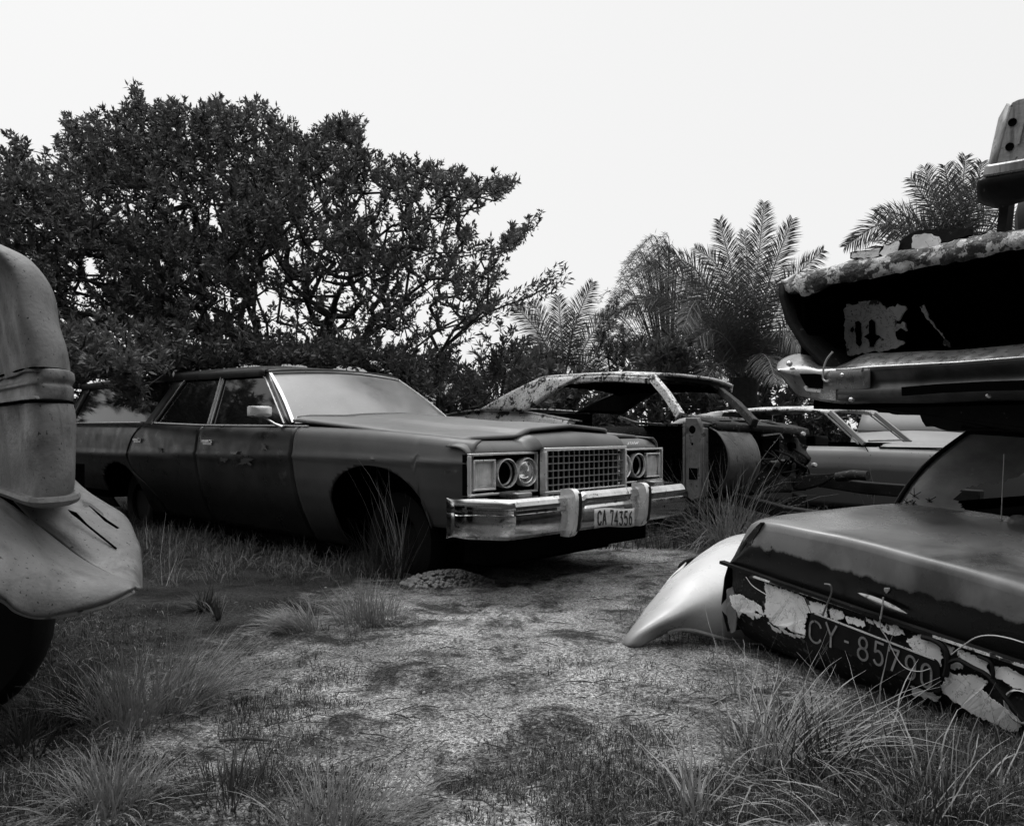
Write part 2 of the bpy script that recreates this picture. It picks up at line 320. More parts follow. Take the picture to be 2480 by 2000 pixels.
#@@PART2
# ------------------------------------------------------------------ station wagon
th = .75
WM = Matrix(((cos(th), sin(th), 0, -.256), (-sin(th), cos(th), 0, 4.7), (0, 0, 1, 0), (0, 0, 0, 1)))
def build_wagon():
    car = empty('station_wagon', WM); tag(car, 'dark chalky station wagon with chrome bumper and four round headlamps, nosing out of the trees', 'car')
    X = lambda u, v, z: (-u, v, z)
    top = [(-.1, .925), (.05, .93), (.4, .955), (.9, .985), (1.9, 1.012), (3.4, 1.02), (4.7, 1.05), (6.3, 1.05)]
    crz = [(0, .79), (1.9, .797), (3.4, .775), (4.8, .745), (6.3, .73)]
    WID = 2.06
    def sv(u, z):
        zt, zc = interp(top, u), interp(crz, u)
        p = [(.10, .26), (.24, .17), (.38, .105), (.50, .06), (.62, .032), (zc - .03, .012), (zc, .0), (zc + .02, .012), (zt - .10, .022), (zt - .05, .036), (zt - .02, .058), (zt, .095)]
        v = interp(p, z); 
        if u < .25: v += .012 * (1 - u / .25) ** 2
        return v
    def patch(name, u0, u1, m, z0=lambda u: .14, nu=30, nz_=22, arch=None, far=False):
        mb = MB(X); zs_ = lambda u, t: lerp(z0(u), interp(top, u), 1 - (1 - t) ** 1.25)
        P = [[None] * (nu + 1) for _ in range(nz_ + 1)]
        for j in range(nz_ + 1):
            for i in range(nu + 1):
                t = j / nz_; zz = zs_(lerp(u0(.7), u1(.7), i / nu), t); u = lerp(u0(zz), u1(zz), i / nu); z = zs_(u, t)
                P[j][i] = [u, z]
        inside = set()
        if arch:
            ac, az, ar = arch
            dd = lambda u, z: sqrt(((u - ac) / ar) ** 2 + (max(0, z - az) / (ar * .62)) ** 2)
            for j in range(nz_ + 1):
                for i in range(nu + 1):
                    u, z = P[j][i]
                    if dd(u, z) < 1: inside.add((j, i))
            keep = set()
            for j in range(nz_):
                for i in range(nu):
                    q = [(j, i), (j, i + 1), (j + 1, i + 1), (j + 1, i)]; k = sum(x in inside for x in q)
                    if k < 4: keep.add((j, i)); 
            for (j, i) in inside:                      # draw the cut edge onto the arch curve
                u, z = P[j][i]; d = dd(u, z)
                if d > 1e-3:
                    zz = max(0, z - az)
                    P[j][i] = [ac + (u - ac) / d, (az + zz / d) if z > az else z]
        ids = [[mb.add((u, (WID - sv(u, z)) if far else sv(u, z), z)if False else (u)) if False else None for u, z in r] for r in P]
        ids = []
        for r in P: ids.append([len(mb.v) + k for k in range(len(r))]); mb.v += [X(u, (WID - sv(u, z)) if far else sv(u, z), z) for u, z in r]
        for j in range(nz_):
            for i in range(nu):
                if arch and (j, i) not in keep: continue
                mb.f.append((ids[j][i], ids[j][i + 1], ids[j + 1][i + 1], ids[j + 1][i]))
        return mb.build(name, m, car, solid=.012 , off=1 if not far else -1, ang=50)
    # shut lines
    g1 = lambda z: 1.905; g2 = lambda z: interp([(.3, 3.49), (1.02, 3.42)], z)
    g3 = lambda z: interp([(.30, 4.45), (.45, 4.62), (.56, 4.85), (.68, 4.93), (.8, 4.90), (.9, 4.82), (1.05, 4.62)], z)
    e = .006
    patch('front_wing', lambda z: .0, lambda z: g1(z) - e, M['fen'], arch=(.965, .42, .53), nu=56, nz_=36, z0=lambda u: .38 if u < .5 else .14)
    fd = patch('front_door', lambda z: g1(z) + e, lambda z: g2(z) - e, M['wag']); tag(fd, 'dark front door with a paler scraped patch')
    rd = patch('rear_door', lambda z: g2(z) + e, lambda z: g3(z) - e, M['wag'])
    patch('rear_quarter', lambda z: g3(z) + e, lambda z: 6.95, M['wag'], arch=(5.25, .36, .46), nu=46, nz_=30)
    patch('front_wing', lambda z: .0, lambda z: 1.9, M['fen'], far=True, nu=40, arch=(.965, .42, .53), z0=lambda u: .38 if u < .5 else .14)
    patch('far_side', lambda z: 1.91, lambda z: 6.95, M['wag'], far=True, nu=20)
    # inner shell: dark floor, door jambs behind the shut lines, added light-blocking boxes and arch liner
    s = MB(X); s.box((3.2, 1.03, .40), (5.9, 1.5, .12)); s.rows([[(u, sv(u, z) + .03, z) for u in (1.85, 2.6, 3.4, 4.2, 4.66)] for z in (.16, .3, .45, .6, .75, .9, .99)]); s.box((1.9, .30, .5), (.12, .02, .6))
    s.box((3.1, 1.03, .80), (6.0, 1.2, .22)); s.box((.10, 1.03, .62), (.14, 1.86, .44)); s.box((.05, 1.03, .40), (.1, 1.6, .16)); s.box((3.3, 1.03, .16), (3.2, 1.56, .22)); s.box((.95, 1.03, .26), (1.5, 1.25, .30)); s.box((.12, 1.03, .27), (.2, 1.7, .2)); s.box((.965, .34, .60), (1.25, .02, .62)); s.box((.965, .2, .80), (1.1, .3, .02)); s.box((.40, .29, .58), (.02, .2, .4)); s.box((1.54, .31, .5), (.02, .2, .5)); s.box((.05, 1.03, .28), (.05, 1.5, .14))  # low black boxes and arch liner added to block light under the car
    s.box((6.92, 1.03, .68), (.05, 1.9, .72)); s.box((6.3, 1.03, .5), (1.2, 1.8, .5)); s.box((1.9, 1.03, .7), (.05, 1.8, .5))
    s.build('underbody', M['black'], car, smooth=False)
    for u, v in ((.965, .12), (.965, 1.94), (5.25, .12), (5.25, 1.94)):
        w = MB(X); v = v + (.13 if v < 1 else -.13); w.lathe((u, v, .22), (0, 1 if v > 1 else -1, 0), [(.17, -.18), (.30, -.19), (.335, -.16), (.345, -.09), (.335, -.02), (.29, .0), (.2, -.02), (.19, -.05), (0, -.05)], 28)
        w.build('wheel', M['rub'], car)
    # bonnet, popped at its rear
    tz = lambda u: interp(top, u)
    def hoodz(u, v):
        lift = .062 * max(0, min(1, (u - .75) / 1.25)); k = abs(v - 1.03)
        bulge = .042 * min(1, max(0, (.47 - k) / .05)); bulge *= lerp(1, .25, min(1, u / 1.8))
        return interp([(0, .936), (.14, .942), (.5, .970), (1.2, 1.0), (2.0, 1.022)], u) + lift + bulge + .018 * (1 - (k / .95) ** 2) + .028 * max(0, 1 - k / .45) * (1 - .5 * u / 2)
    hv = [0, .02, .06, .12, .2, .28, .34, .40, .445, .462, .478, .49, .56, .7, .85, 1.0]
    h = MB(X)
    rows = []
    for j in range(31):
        t = j / 30; r = []
        for i in range(61):
            s_ = i / 60; v = lerp(.10, 1.96, s_); k = abs(v - 1.03)
            u = lerp(.135 - .06 * min(1, max(0, (.50 - k) / .06)) - .02 * max(0, 1 - k / .5), 2.04 + .0 - .16 * (1 - (k / .93) ** 2), t)
            z = hoodz(max(0, u), v)
            if s_ < .03: z -= .02 * (1 - s_ / .03)
            if s_ > .97: z -= .02 * (1 - (1 - s_) / .03)
            r.append((u, v, z))
        rows.append(r)
    h.rows(rows); h.build('bonnet', M['hood'], car, solid=.022, off=-1, ang=30)
    t = MB(X); t.path([Vector(p) + Vector((0, 0, .005)) for p in rows[-1][1:-1:3]], .016, .014); t.build('bonnet_edge_trim', M['trim'], car)
    t = MB(X); t.box((2.02, 1.03, .985), (.22, 1.78, .03)); t.build('cowl', M['black'], car)
    # nose panel over lamps and grille
    n = MB(X)
    def ctr(v): return min(1, max(0, (.50 - abs(v - 1.03)) / .055))
    prof = [(0, 0), (.002, .12), (.010, .30), (.028, .55), (.055, .76), (.085, .88), (.13, .96), (.18, 1.0)]
    rr = []
    for du, dz in prof:
        r = []
        for i in range(121):
            v = lerp(.012, 2.048, i / 120); c = ctr(v); k = abs(v - 1.03)
            u0 = -.005 - .062 * c - .012 * c * max(0, 1 - k / .45); z0 = lerp(.846, .868, c); z1 = lerp(.922, .960, c) + .022 * c * max(0, 1 - k / .45)
            ed = min(v - .012, 2.048 - v)
            if ed < .10: z1 -= .03 * (1 - ed / .10) ** 2; u0 += .035 * (1 - ed / .1) ** 2
            if .215 < v < .225 or 1.835 < v < 1.845: du2 = du + .006
            else: du2 = du
            r.append((u0 + du2 * lerp(1, 1.1, c), v, lerp(z0, z1, dz)))
        rr.append(r)
    n.rows(rr); n.build('nose_panel', M['fen'], car, solid=.008, ang=28)
    # lamp units
    for sgn, base in ((1, .0), (-1, 2.06)):
        V = lambda v: base + sgn * v
        b = MB(X); b.box((.045, V(.31), .722), (.03, .60, .24)); bo = b.build('lamp_surround', M['black'], car, smooth=False)
        fr = MB(X)
        for z in (.842, .602): fr.box((-.004, V(.30), z), (.028, .60, .014))
        for v in (.006, .596): fr.box((-.004, V(v), .722), (.028, .012, .226))
        for z in (.836, .610): fr.box((.01, V(.115), z), (.02, .2, .006))
        fr.build('lamp_bezel', M['trim'], car, bevel=.003)
        q = MB(X)
        for z in (.805, .633): q.box((-.001, V(.125), z), (.03, .186, .012))
        for v in (.038, .212): q.box((-.001, V(v), .719), (.03, .012, .16))
        q.build('marker_frame', M['trim'], car, bevel=.003)
        q = MB(X); q.rows([[(.010 + (.004 if i % 2 else 0) - .012 * sin(pi * i / 24), V(lerp(.044, .206, i / 24)), z) for i in range(25)] for z in (.639, .665, .700, .735, .77, .799)])
        q.build('marker_lens', M['lens'], car, solid=.004)
        for v, lit in ((.322, False), (.508, True)):
            c = (.02, V(v), .722)
            q = MB(X); q.lathe(c, (-1, 0, 0), [(.081, -.01), (.083, .03), (.0855, .038), (.090, .036), (.0915, .025), (.092, -.01)], 36); q.build('headlamp_ring', M['trim'], car)
            if lit:
                q = MB(X); q.lathe(c, (-1, 0, 0), [(.082, .012), (.075, .020), (.055, .030), (.03, .036), (.012, .038), (0.0001, .038)], 32)
                lo = q.build('headlamp', M['lensb'], car)
                q = MB(X); q.lathe(c, (-1, 0, 0), [(.080, .016), (.072, .024), (.070, .018)], 32); q.build('lamp_rim', M['grille'], lo)
            else:
                q = MB(X); q.lathe(c, (-1, 0, 0), [(.079, .02), (.074, -.005), (.066, -.010), (.062, -.04), (.0001, -.045)], 32); q.build('empty_lamp_bowl', M['rub'], car)
                q = MB(X); q.lathe(c, (-1, 0, 0), [(.076, .002), (.071, -.002), (.068, -.008)], 32); q.build('retaining_ring', M['grille'], car)
    # grille
    gu = -.060; v0, v1, z0, z1 = .605, 1.475, .586, .862
    b = MB(X); b.box((.03, 1.04, .72), (.02, .88, .28)); b.build('radiator_opening', M['black'], car, smooth=False)
    f = MB(X)
    for z in (z0, z1): f.box((gu, 1.04, z), (.05, v1 - v0 + .02, .022))
    for v in (v0, v1): f.box((gu, v, (z0 + z1) / 2), (.05, .020, z1 - z0 - .02))
    f.box((gu + .012, 1.04, z1 + .016), (.02, .86, .008))
    f.build('grille_frame', M['trim'], car, bevel=.004)
    f = MB(X)
    for i in range(1, 6): f.box((gu + .006, 1.04, lerp(z0, z1, i / 6)), (.012, v1 - v0 - .02, .007))
    for i in range(1, 16): f.box((gu + .016, lerp(v0, v1, i / 16), .724), (.010, .009, z1 - z0 - .022))
    for i in range(1, 6):
        f.box((gu + .020, 1.04, lerp(z0, z1, i / 6)), (.02, v1 - v0 - .02, .004))
    f.build('grille_bars', M['grille'], car)
    # bumper
    def bc(v):                                       # plan of the bumper face: (u) bowed, bevelled ends
        k = abs(v - 1.03)
        return -.30 + .02 * (k / .9) ** 2 + (.0 if k < .93 else (k - .93) * 1.75)
    sec = [(.10, .592), (.035, .588), (.012, .572), (.0, .548), (.002, .528), (.016, .522), (.016, .502), (.002, .496), (.0, .47), (.004, .42), (.02, .375), (.055, .352), (.085, .352)]
    vs2 = [-.06 + 2.18 * i / 90 for i in range(91)]
    rr = []
    for du, z in sec:
        r = [(.13, -.052, z - .004)]
        for v in vs2:
            k = abs(v - 1.03); dz = .016 * max(0, 1 - (k - .28) / .10) if k > .28 else .016
            zz = z + (.012 if k < .30 else 0) * (1 if z > .5 else 0); w = max(0, (k - 1.05) / .05)
            r.append((bc(v) + du * (1 - .2 * w) + .05 * w * w, v + (-.0 if v < 1 else .0) + (du * .5 * w if v < 1 else -du * .5 * w), zz - .01 * w * (1 if z > .45 else -1)))
        r += [(.13, 2.112, z - .004)]
        rr.append(r)
    bm = MB(X); bm.rows(rr); bp = bm.build('front_bumper', M['chrome'], car, solid=.004, ang=25, off=1)
    for v in (.585, 1.345):
        q = MB(X); u = bc(v); q.loft([[(u + a, v + w, z) for w in (-.026, -.021, 0, .021, .026)] for a, z in ((.05, .625), (-.02, .628), (-.052, .60), (-.058, .55), (-.052, .46), (-.04, .38), (-.005, .335), (.06, .335))], 1, 2)
        for sg in (-1, 1):
            q.poly([(u + a, v + sg * .026, z) for a, z in ((.06, .625), (-.02, .628), (-.052, .60), (-.058, .55), (-.052, .46), (-.04, .38), (-.005, .335), (.06, .335))], (0, -sg * .004, 0))
        go = q.build('bumper_guard', M['guard'], bp, ang=40)
        q = MB(X); q.poly([(u + a - .007, v + .010, z) for a, z in ((.03, .618), (-.018, .622), (-.050, .597), (-.056, .55), (-.050, .46), (-.038, .38), (-.004, .342), (.03, .342))], (0, .026, 0)); q.build('rubber_strip', M['rub'], go, smooth=False)
    for v in (.30, 1.76):
        q = MB(X); q.box((-.10, v, .598), (.16, .13, .035)); q.build('bumper_bracket', M['scuffed'], bp, bevel=.01)
    # number plate, a little bent
    pu = -.335
    PP = lambda a, b: Vector((pu - .004 * sin(a * 9) - .006 * abs(a - .5), lerp(.765, 1.20, a), lerp(.372, .492, b) - .022 * a + .006 * sin(a * 6)))
    q = MB(X); q.grid(lambda a, b: PP(a, b), 20, 4); pl = q.build('number_plate', M['plate'], bp, solid=.003, off=1)
    q = MB(X); P2 = lambda a, b: PP(a, b) - Vector((.002, 0, 0))
    n_ = Vector((-1, 0, 0))
    figures(q, 'CA', .07, .118, .085, .14, .86, P2, .014, n_); figures(q, '74356', .40, .112, .080, .12, .86, P2, .012, n_)
    q.build('plate_figures', M['ink'], pl, smooth=False)
    # script badge on the right lamp panel
    q = MB(X)
    for i in range(6): q.tube([(-.012, 1.60 + i * .024, .878), (-.014, 1.612 + i * .024, .893 + .006 * (i % 2)), (-.012, 1.622 + i * .024, .880)], .0022, 5)
    q.build('script_badge', M['trim'], car)
    # greenhouse --------------------------------------------------------
    vz = lambda z: lerp(.085, .255, (z - 1.04) / .42)
    WB = lambda s: Vector((2.06 - .20 * sin(pi * s) ** .9, lerp(.12, 1.78, s), 1.035 + .02 * sin(pi * s)))
    WT = lambda s: Vector((2.66 - .12 * sin(pi * s) ** .9, lerp(.275, 1.62, s), 1.452 + .028 * sin(pi * s)))
    def ws(s, t):
        p = WB(s).lerp(WT(s), t); p.z += .02 * sin(pi * t) * .5; p.x -= .015 * sin(pi * t); return p
    q = MB(X); q.grid(lambda a, b: ws(a, b), 24, 8); q.build('windscreen', M['glassW'], car, ang=180)
    q = MB(X); q.path([ws(0, k / 8) + Vector((-.008, -.006, .004)) for k in range(9)], .026, .014); q.path([ws(k / 20, 1) + Vector((-.004, 0, .008)) for k in range(21)], .020, .014, (0, 0, 1))
    q.path([ws(1, k / 8) + Vector((-.008, .006, .004)) for k in range(9)], .022, .014); q.build('windscreen_trim', M['trim'], car)
    rail = [(2.68, 1.462), (2.78, 1.470), (3.4, 1.478), (4.2, 1.492), (5.3, 1.50), (6.85, 1.49)]
    def roof(s, t):
        u = lerp(0, 1, t); k = sin(pi * s)
        uu = lerp(2.66 - .12 * k ** .9, 6.85, u); z = interp(rail, uu) + .012
        f = min(1, (uu - 2.5) / .9)
        z += (.03 + .065 * f) * (1 - abs(2 * s - 1) ** 2.6)
        return (uu, lerp(.245, 1.65, s), z)
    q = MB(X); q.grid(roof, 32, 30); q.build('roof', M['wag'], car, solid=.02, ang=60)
    def SP(u, z, o=0): return Vector((u, vz(z) - o, z))
    q = MB(X)                                        # roof side rail, pillars
    q.rows([[Vector((u, vz(z - .035) + dv, z + dz)) for u, z in rail] for dv, dz in ((.02, -.035), (-.004, -.030), (-.006, .0), (.002, .016), (.03, .02))])
    def pil(ub0, ub1, ut0, ut1, zt=1.45, zb=1.02, o=0):
        q.rows([[SP(lerp(ub0, ut0, t / 6), lerp(zb, zt, t / 6), o) for t in range(7)], [SP(lerp(ub1, ut1, t / 6), lerp(zb, zt, t / 6), o) for t in range(7)]])
    pil(2.03, 2.12, 2.64, 2.73); pil(3.30, 3.38, 3.39, 3.45); pil(4.47, 4.72, 4.15, 4.40); pil(6.72, 6.95, 6.62, 6.85)
    q.rows([[ws(0, t / 6) for t in range(7)], [SP(lerp(2.11, 2.72, t / 6), lerp(1.02, 1.45, t / 6)) for t in range(7)]])
    q.rows([[Vector((lerp(2.06, 2.66, t / 6), lerp(1.78, 1.62, t / 6), lerp(1.03, 1.46, t / 6))) for t in range(7)], [Vector((lerp(2.25, 2.8, t / 6), lerp(1.95, 1.70, t / 6), lerp(1.0, 1.46, t / 6))) for t in range(7)]])
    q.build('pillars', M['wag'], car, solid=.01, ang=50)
    q = MB(X); q.rows([[(2.2, 1.97, 1.0), (6.9, 1.97, 1.03)], [(2.75, 1.71, 1.46), (6.85, 1.66, 1.49)]]); q.rows([[(6.9, .1, 1.03), (6.9, 1.95, 1.03)], [(6.82, .25, 1.5), (6.82, 1.65, 1.5)]]); q.build('far_windows', M['glassD'], car)
    def glass(name, pts):
        q = MB(X); q.f.append(tuple(q.add(SP(u, z, -.012)) for u, z in pts)); return q.build(name, M['glassD'], car, smooth=False)
    g1_ = glass('door_window', [(2.13, 1.03), (3.31, 1.03), (3.40, 1.455), (2.73, 1.455)])
    g2_ = glass('door_window', [(3.37, 1.03), (4.48, 1.03), (4.16, 1.47), (3.45, 1.46)])
    g3_ = glass('quarter_window', [(4.71, 1.06), (6.73, 1.06), (6.63, 1.47), (4.39, 1.47)])
    def trim(pts, w=.014, o=.006): q = MB(X); q.path([SP(u, z, o) for u, z in pts], .008, w, (0, 1, 0)); q.build('window_trim', M['trim'], car)
    trim([(2.125, 1.035), (2.40, 1.23), (2.66, 1.41), (2.72, 1.437), (2.78, 1.447), (3.38, 1.452), (4.14, 1.466), (5.3, 1.474)], .012)
    trim([(3.31, 1.03), (3.36, 1.25), (3.405, 1.452)], .010); trim([(3.355, 1.03), (3.40, 1.25), (3.445, 1.455)], .018)
    trim([(4.47, 1.045), (4.36, 1.19), (4.16, 1.455)], .018); trim([(4.50, 1.03), (4.455, 1.06), (4.44, 1.09)], .022)
    q = MB(X); q.path([(u, sv(u, interp(top, u)) - .012, interp(top, u) + .006) for u in (1.80, 2.2, 2.8, 3.4, 4.0, 4.5)], .012, .010); q.path([(u, .06, 1.058) for u in (4.72, 5.5, 6.2, 6.9)], .012, .010)
    q.build('belt_trim', M['trim'], car)
    # mirror, handles
    q = MB(X); q.tube([(2.12, .06, 1.005), (2.16, .02, 1.03), (2.25, -.05, 1.10)], [.016, .010, .009], 10)
    mo = q.build('mirror_stalk', M['trim'], car)
    q = MB(X); q.loft([[(2.17 + du, -.07 + a * (.085 * r), 1.125 + b * .042 * r) for a, b in ((-1, -.5), (-.8, -1), (.8, -1), (1, -.5), (1, .6), (.8, 1), (-.8, 1), (-1, .6), (-1, -.5))] for du, r in ((0, .001), (0, .55), (.01, .9), (.035, 1), (.09, 1), (.094, .93), (.085, .9), (.085, .001))], 2, 1)
    q.build('mirror_head', M['trim'], mo)
    for u, d in ((3.235, fd), (4.68, rd)):
        q = MB(X); q.box((u, sv(u, .886) - .022, .886), (.13, .018, .022)); q.box((u - .055, sv(u, .886) - .008, .886), (.02, .03, .018)); q.box((u + .055, sv(u, .886) - .008, .886), (.02, .03, .018)); q.box((u, sv(u, .87) - .008, .868), (.15, .01, .03))
        q.build('door_handle', M['trim'], d, bevel=.003)
    # scrape of bare primer on the front door and the lifted tab on the wing, as raised flakes
    for nm, spots, mm in (('paint_scrape', [(2.55, .735, .28, .040), (2.95, .73, .16, .030), (2.3, .85, .12, .03), (2.75, .80, .2, .018), (4.15, .79, .10, .03)], M['fen']), ):
        for u, z, a, b in spots:
            q = MB(X); pts = []
            for k in range(40):
                t_ = 2 * pi * k / 40; r_ = .6 + .75 * noise.noise((cos(t_) * 1.7 + u * 9, sin(t_) * 1.7, z * 9)) + .5 * noise.noise((cos(t_) * 6 + u, sin(t_) * 6, 3))
                uu = u + cos(t_) * a / 2 * r_; zz = z + sin(t_) * b * r_; pts.append((uu, sv(uu, zz) - .0125, zz))
            q.poly(pts, (0, -.0015, 0)); q.build(nm, mm, fd if u < 3.4 else rd, smooth=False)
    q = MB(X); q.loft([[(.10 + .035 * i, sv(.2, .74) - .014 - .016 * sin(pi * i / 3) * j, .735 + .008 * j - .003 * i) for i in range(4)] for j in range(3)], 3, 3); q.build('dented_tab', M['truck'], car)
    return car
build_wagon()


# ------------------------------------------------------------------ stripped coupe behind the wagon
def jag(pts, step=.02, amp=.006, fr=25, seed=0):
    out = []; n = len(pts); ax = [0, 1, 2]
    pts = [Vector(p) for p in pts]
    for i in range(n):
        a, b = pts[i], pts[(i + 1) % n]; k = max(1, int((b - a).length / step))
        for j in range(k):
            p = a.lerp(b, j / k); q = p * fr + Vector((seed, seed * 2, 0)); out.append(p + Vector((noise.noise(q), noise.noise(q + Vector((7, 3, 1))), noise.noise(q + Vector((1, 9, 4))))) * amp + Vector((noise.noise(q * 2.7), 0, noise.noise(q * 2.7 + Vector((5, 5, 5))))) * amp * .8)
    return out
def build_wreck():
    fr = Frame((1.51, 7.1, 0), (.626, -.78, 0), (.78, .626, 0))
    car = empty('stripped_coupe', fr.M); tag(car, 'doorless pale-roofed coupe wreck with its nose cut off at the bulkhead, behind the station wagon', 'car')
    z = lambda x, y: (1120 + x / 2.5035, 880 + y / 2.5035)
    WD = 1.6
    def rz(x, y): 
        e = 1 - abs(2 * (y - .12) / 1.36 - 1) ** 3
        return interp([(-2.2, 1.50), (-2.0, 1.535), (-1.5, 1.53), (-1, 1.52), (-.5, 1.475)], x) - .055 * (y / 1.5) + .045 * e
    q = MB(); q.grid(lambda a, b: (lerp(-2.15, -.50 - .05 * (2 * a - 1) ** 2, b), lerp(.12, 1.48, a), rz(lerp(-2.15, -.5, b), lerp(.12, 1.48, a))), 24, 24)
    q.build('roof', M['peel2'], car, solid=.03, ang=60)
    q = MB()
    for y0, y1 in ((.12, .03), (1.48, 1.57)):
        T = lambda x: (x, y0, rz(x, y0))
        top = [T(x) for x in (-2.15, -1.95, -1.75, -1.55, -1.42)]
        bot = [(-3.05, y1, 1.20), (-2.85, y1, 1.20), (-2.65, y1, 1.19), (-2.42, y1, 1.18), (-2.2, y1, 1.17)]
        mid = [tuple(Vector(a).lerp(Vector(b), .5) + Vector((0, 0, .015))) for a, b in zip(top, bot)]
        q.loft([top, mid, bot], 2, 4)
        q.build('sail_panel', M['peel2'] if y0 < 1 else M['shell'], car, solid=.03); q = MB()
    q = MB(); q.grid(lambda a, b: (lerp(-2.15, -.55, b), lerp(.15, 1.45, a), rz(lerp(-2.15, -.5, b), lerp(.12, 1.48, a)) - .075), 12, 12); q.build('headliner', M['black'], car)
    q = MB(); q.path([(x, .13, rz(x, .13) - .03) for x in (-2.1, -1.8, -1.4, -1, -.52)], .05, .06); q.path([(x, 1.47, rz(x, 1.47) - .03) for x in (-2.1, -1.8, -1.4, -1, -.56)], .05, .06); q.build('roof_rail', M['peel2'], car, bevel=.01)
    # rear deck and quarters
    q = MB(); q.grid(lambda a, b: (lerp(-4.2, -3.0, b), lerp(.02, 1.58, a), lerp(1.10, 1.20, sin(b * 1.5)) + .02 * sin(pi * a)), 12, 10); q.build('rear_deck', M['peel2'], car, solid=.02)
    q = MB(); q.grid(lambda a, b: (lerp(-4.25, -1.45, a), .0 + .09 * max(0, b - .8) / .2 * .6 + .04 * (1 - b) ** 2, lerp(.35, interp([(-4.3, 1.12), (-3.2, 1.20), (-2.2, 1.17), (-1.45, 1.07)], lerp(-4.25, -1.45, a)), b)), 24, 14)
    q.rows([[(-3.05 + 1.6 * i / 8, .05, interp([(-3.2, 1.205), (-2.2, 1.175), (-1.45, 1.075)], -3.05 + 1.6 * i / 8)) for i in range(9)], [(-3.05 + 1.6 * i / 8, .16, interp([(-3.2, 1.205), (-2.2, 1.175), (-1.45, 1.075)], -3.05 + 1.6 * i / 8)) for i in range(9)]])
    q.build('rear_quarter', M['peel'], car, solid=.015)
    q = MB(); q.grid(lambda a, b: (lerp(-4.25, 0.05, a), 1.6, lerp(.35, 1.02, b)), 12, 4); q.grid(lambda a, b: (lerp(-1.9, .05, a), lerp(1.5, 1.6, b), 1.03), 10, 1); q.build('far_side', M['rust'], car, solid=.02)
    q = MB(); q.path([(-2.2, 1.49, 1.13), (-1.9, 1.48, 1.055), (-1.5, 1.48, 1.035), (.02, 1.48, 1.02)], .05, .03); q.build('window_sill', M['peel2'], car)
    # inside: dark floor, seat frame, parcel shelf
    q = MB(); q.box((-1.9, .8, .42), (4.3, 1.5, .06)); q.box((-2.75, .8, .80), (.06, 1.5, .75)); q.box((-2.95, .8, 1.12), (.5, 1.45, .05)); q.box((-1.9, .8, .62), (.7, 1.3, .3)); q.build('floor_pan', M['black'], car)
    # windscreen pillars
    A0 = fr.hit(*z(1150, 84), 'b', .14); A1 = fr.hit(*z(1322, 318), 'b', .04)
    q = MB(); q.path([A0, A0.lerp(A1, .5) + Vector((.01, 0, .012)), A1], .075, .06, (0, 1, 0)); q.build('windscreen_pillar', M['peel2'], car, bevel=.008)
    B0 = fr.hit(*z(1560, 165), 'a', -.55); B1 = fr.hit(*z(1772, 362), 'a', .35)
    q = MB(); q.path([B0, B0.lerp(B1, .5) + Vector((.01, 0, .012)), B1], .075, .06, (0, 1, 0)); q.path([B0, (-.58, 1.1, rz(-.58, 1.1) - .02), (-.62, .6, rz(-.62, .6) - .02), A0], .05, .05); q.build('windscreen_pillar', M['rust'], car, bevel=.008)
    # cowl with louvres
    C = [fr.hit(*z(*p), 'c', zz) for p, zz in (((1325, 318), 1.08), ((1780, 372), 1.04))]
    q = MB(); q.rows([[(-.10, .05, 1.10), (-.08, .8, 1.075), (-.05, 1.55, 1.04)], [(.05, .04, 1.085), (.08, .8, 1.055), (.1, 1.55, 1.02)], [(.26, .12, 1.03), (.30, .8, 1.01), (.3, 1.5, .98)], [(.27, .12, .98), (.31, .8, .96), (.31, 1.5, .93)]])
    co = q.build('cowl', M['rust'], car, solid=.012)
    for y in (.35, .62, 1.15):
        q = MB(); q.box((.13, y, 1.062), (.13, .16, .008)); q.build('vent_slot', M['black'], co)
    q = MB(); q.path([(-.14, .06, 1.118), (-.11, .8, 1.093), (-.08, 1.5, 1.06)], .05, .02); q.build('screen_frame', M['peel2'], co)
    # hinge pillar with holes
    q = MB(); P = [(0.02, 0, 1.09), (.15, 0, 1.09), (.20, 0, 1.0), (.19, 0, .40), (.09, 0, .36), (.03, 0, .40)]
    q.poly(P, (0, .05, 0)); q.box((.0, .03, .75), (.03, .05, .62)); q.box((.2, .05, .70), (.02, .07, .6)); hp = q.build('hinge_pillar', mat('pillar_metal', .12, .5, var=.4, vs_=9, patch=[(.04, .55, .60, 9)], streak=(.05, .6, .7, 30), speck=(.02, .66, .7, 50), bump=(50, .4)), car, bevel=.014)
    q = MB(); q.lathe((.10, -.002, .985), (0, 1, 0), [(.0001, 0), (.034, 0), (.036, .004)], 20); q.build('pillar_hole', M['black'], hp)
    q = MB(); q.lathe((.10, -.002, .86), (0, 1, 0), [(.0001, 0), (.012, 0)], 12); q.build('pillar_hole', M['black'], hp)
    q = MB(); q.box((.11, -.001, .60), (.09, .004, .10)); q.build('pillar_hole', M['black'], hp)
    # near door sill and jamb
    q = MB(); q.box((-.7, .03, .40), (1.5, .12, .10)); q.build('sill', M['rust'], car, bevel=.01)
    # bulkhead: smooth barrel on the near side, pressed plate and holes beyond
    q = MB(); q.grid(lambda a, b: (.20 + .20 * sin(pi * b) ** .6 , lerp(.10, .56, a), lerp(1.0, .42, b)), 24, 16); q.build('heater_barrel', mat('barrel_metal', .07, .42, var=.5, vs_=5, streak=(.03, .6, .72, 14), patch=[(.02, .60, .64, 7)], bump=(50, .3)), car, solid=.01)
    q = MB(); q.grid(lambda a, b: (.20 + .05 * noise.noise((a * 6, b * 5, 4)) + .10 * sin(pi * a) * b, lerp(.56, 1.66, a), lerp(interp([(0, 1.0), (.6, .97), (.8, .90), (1, .82)], a), .40, b)), 30, 18); bh = q.build('bulkhead', M['rust'], car, solid=.01)
    q = MB()
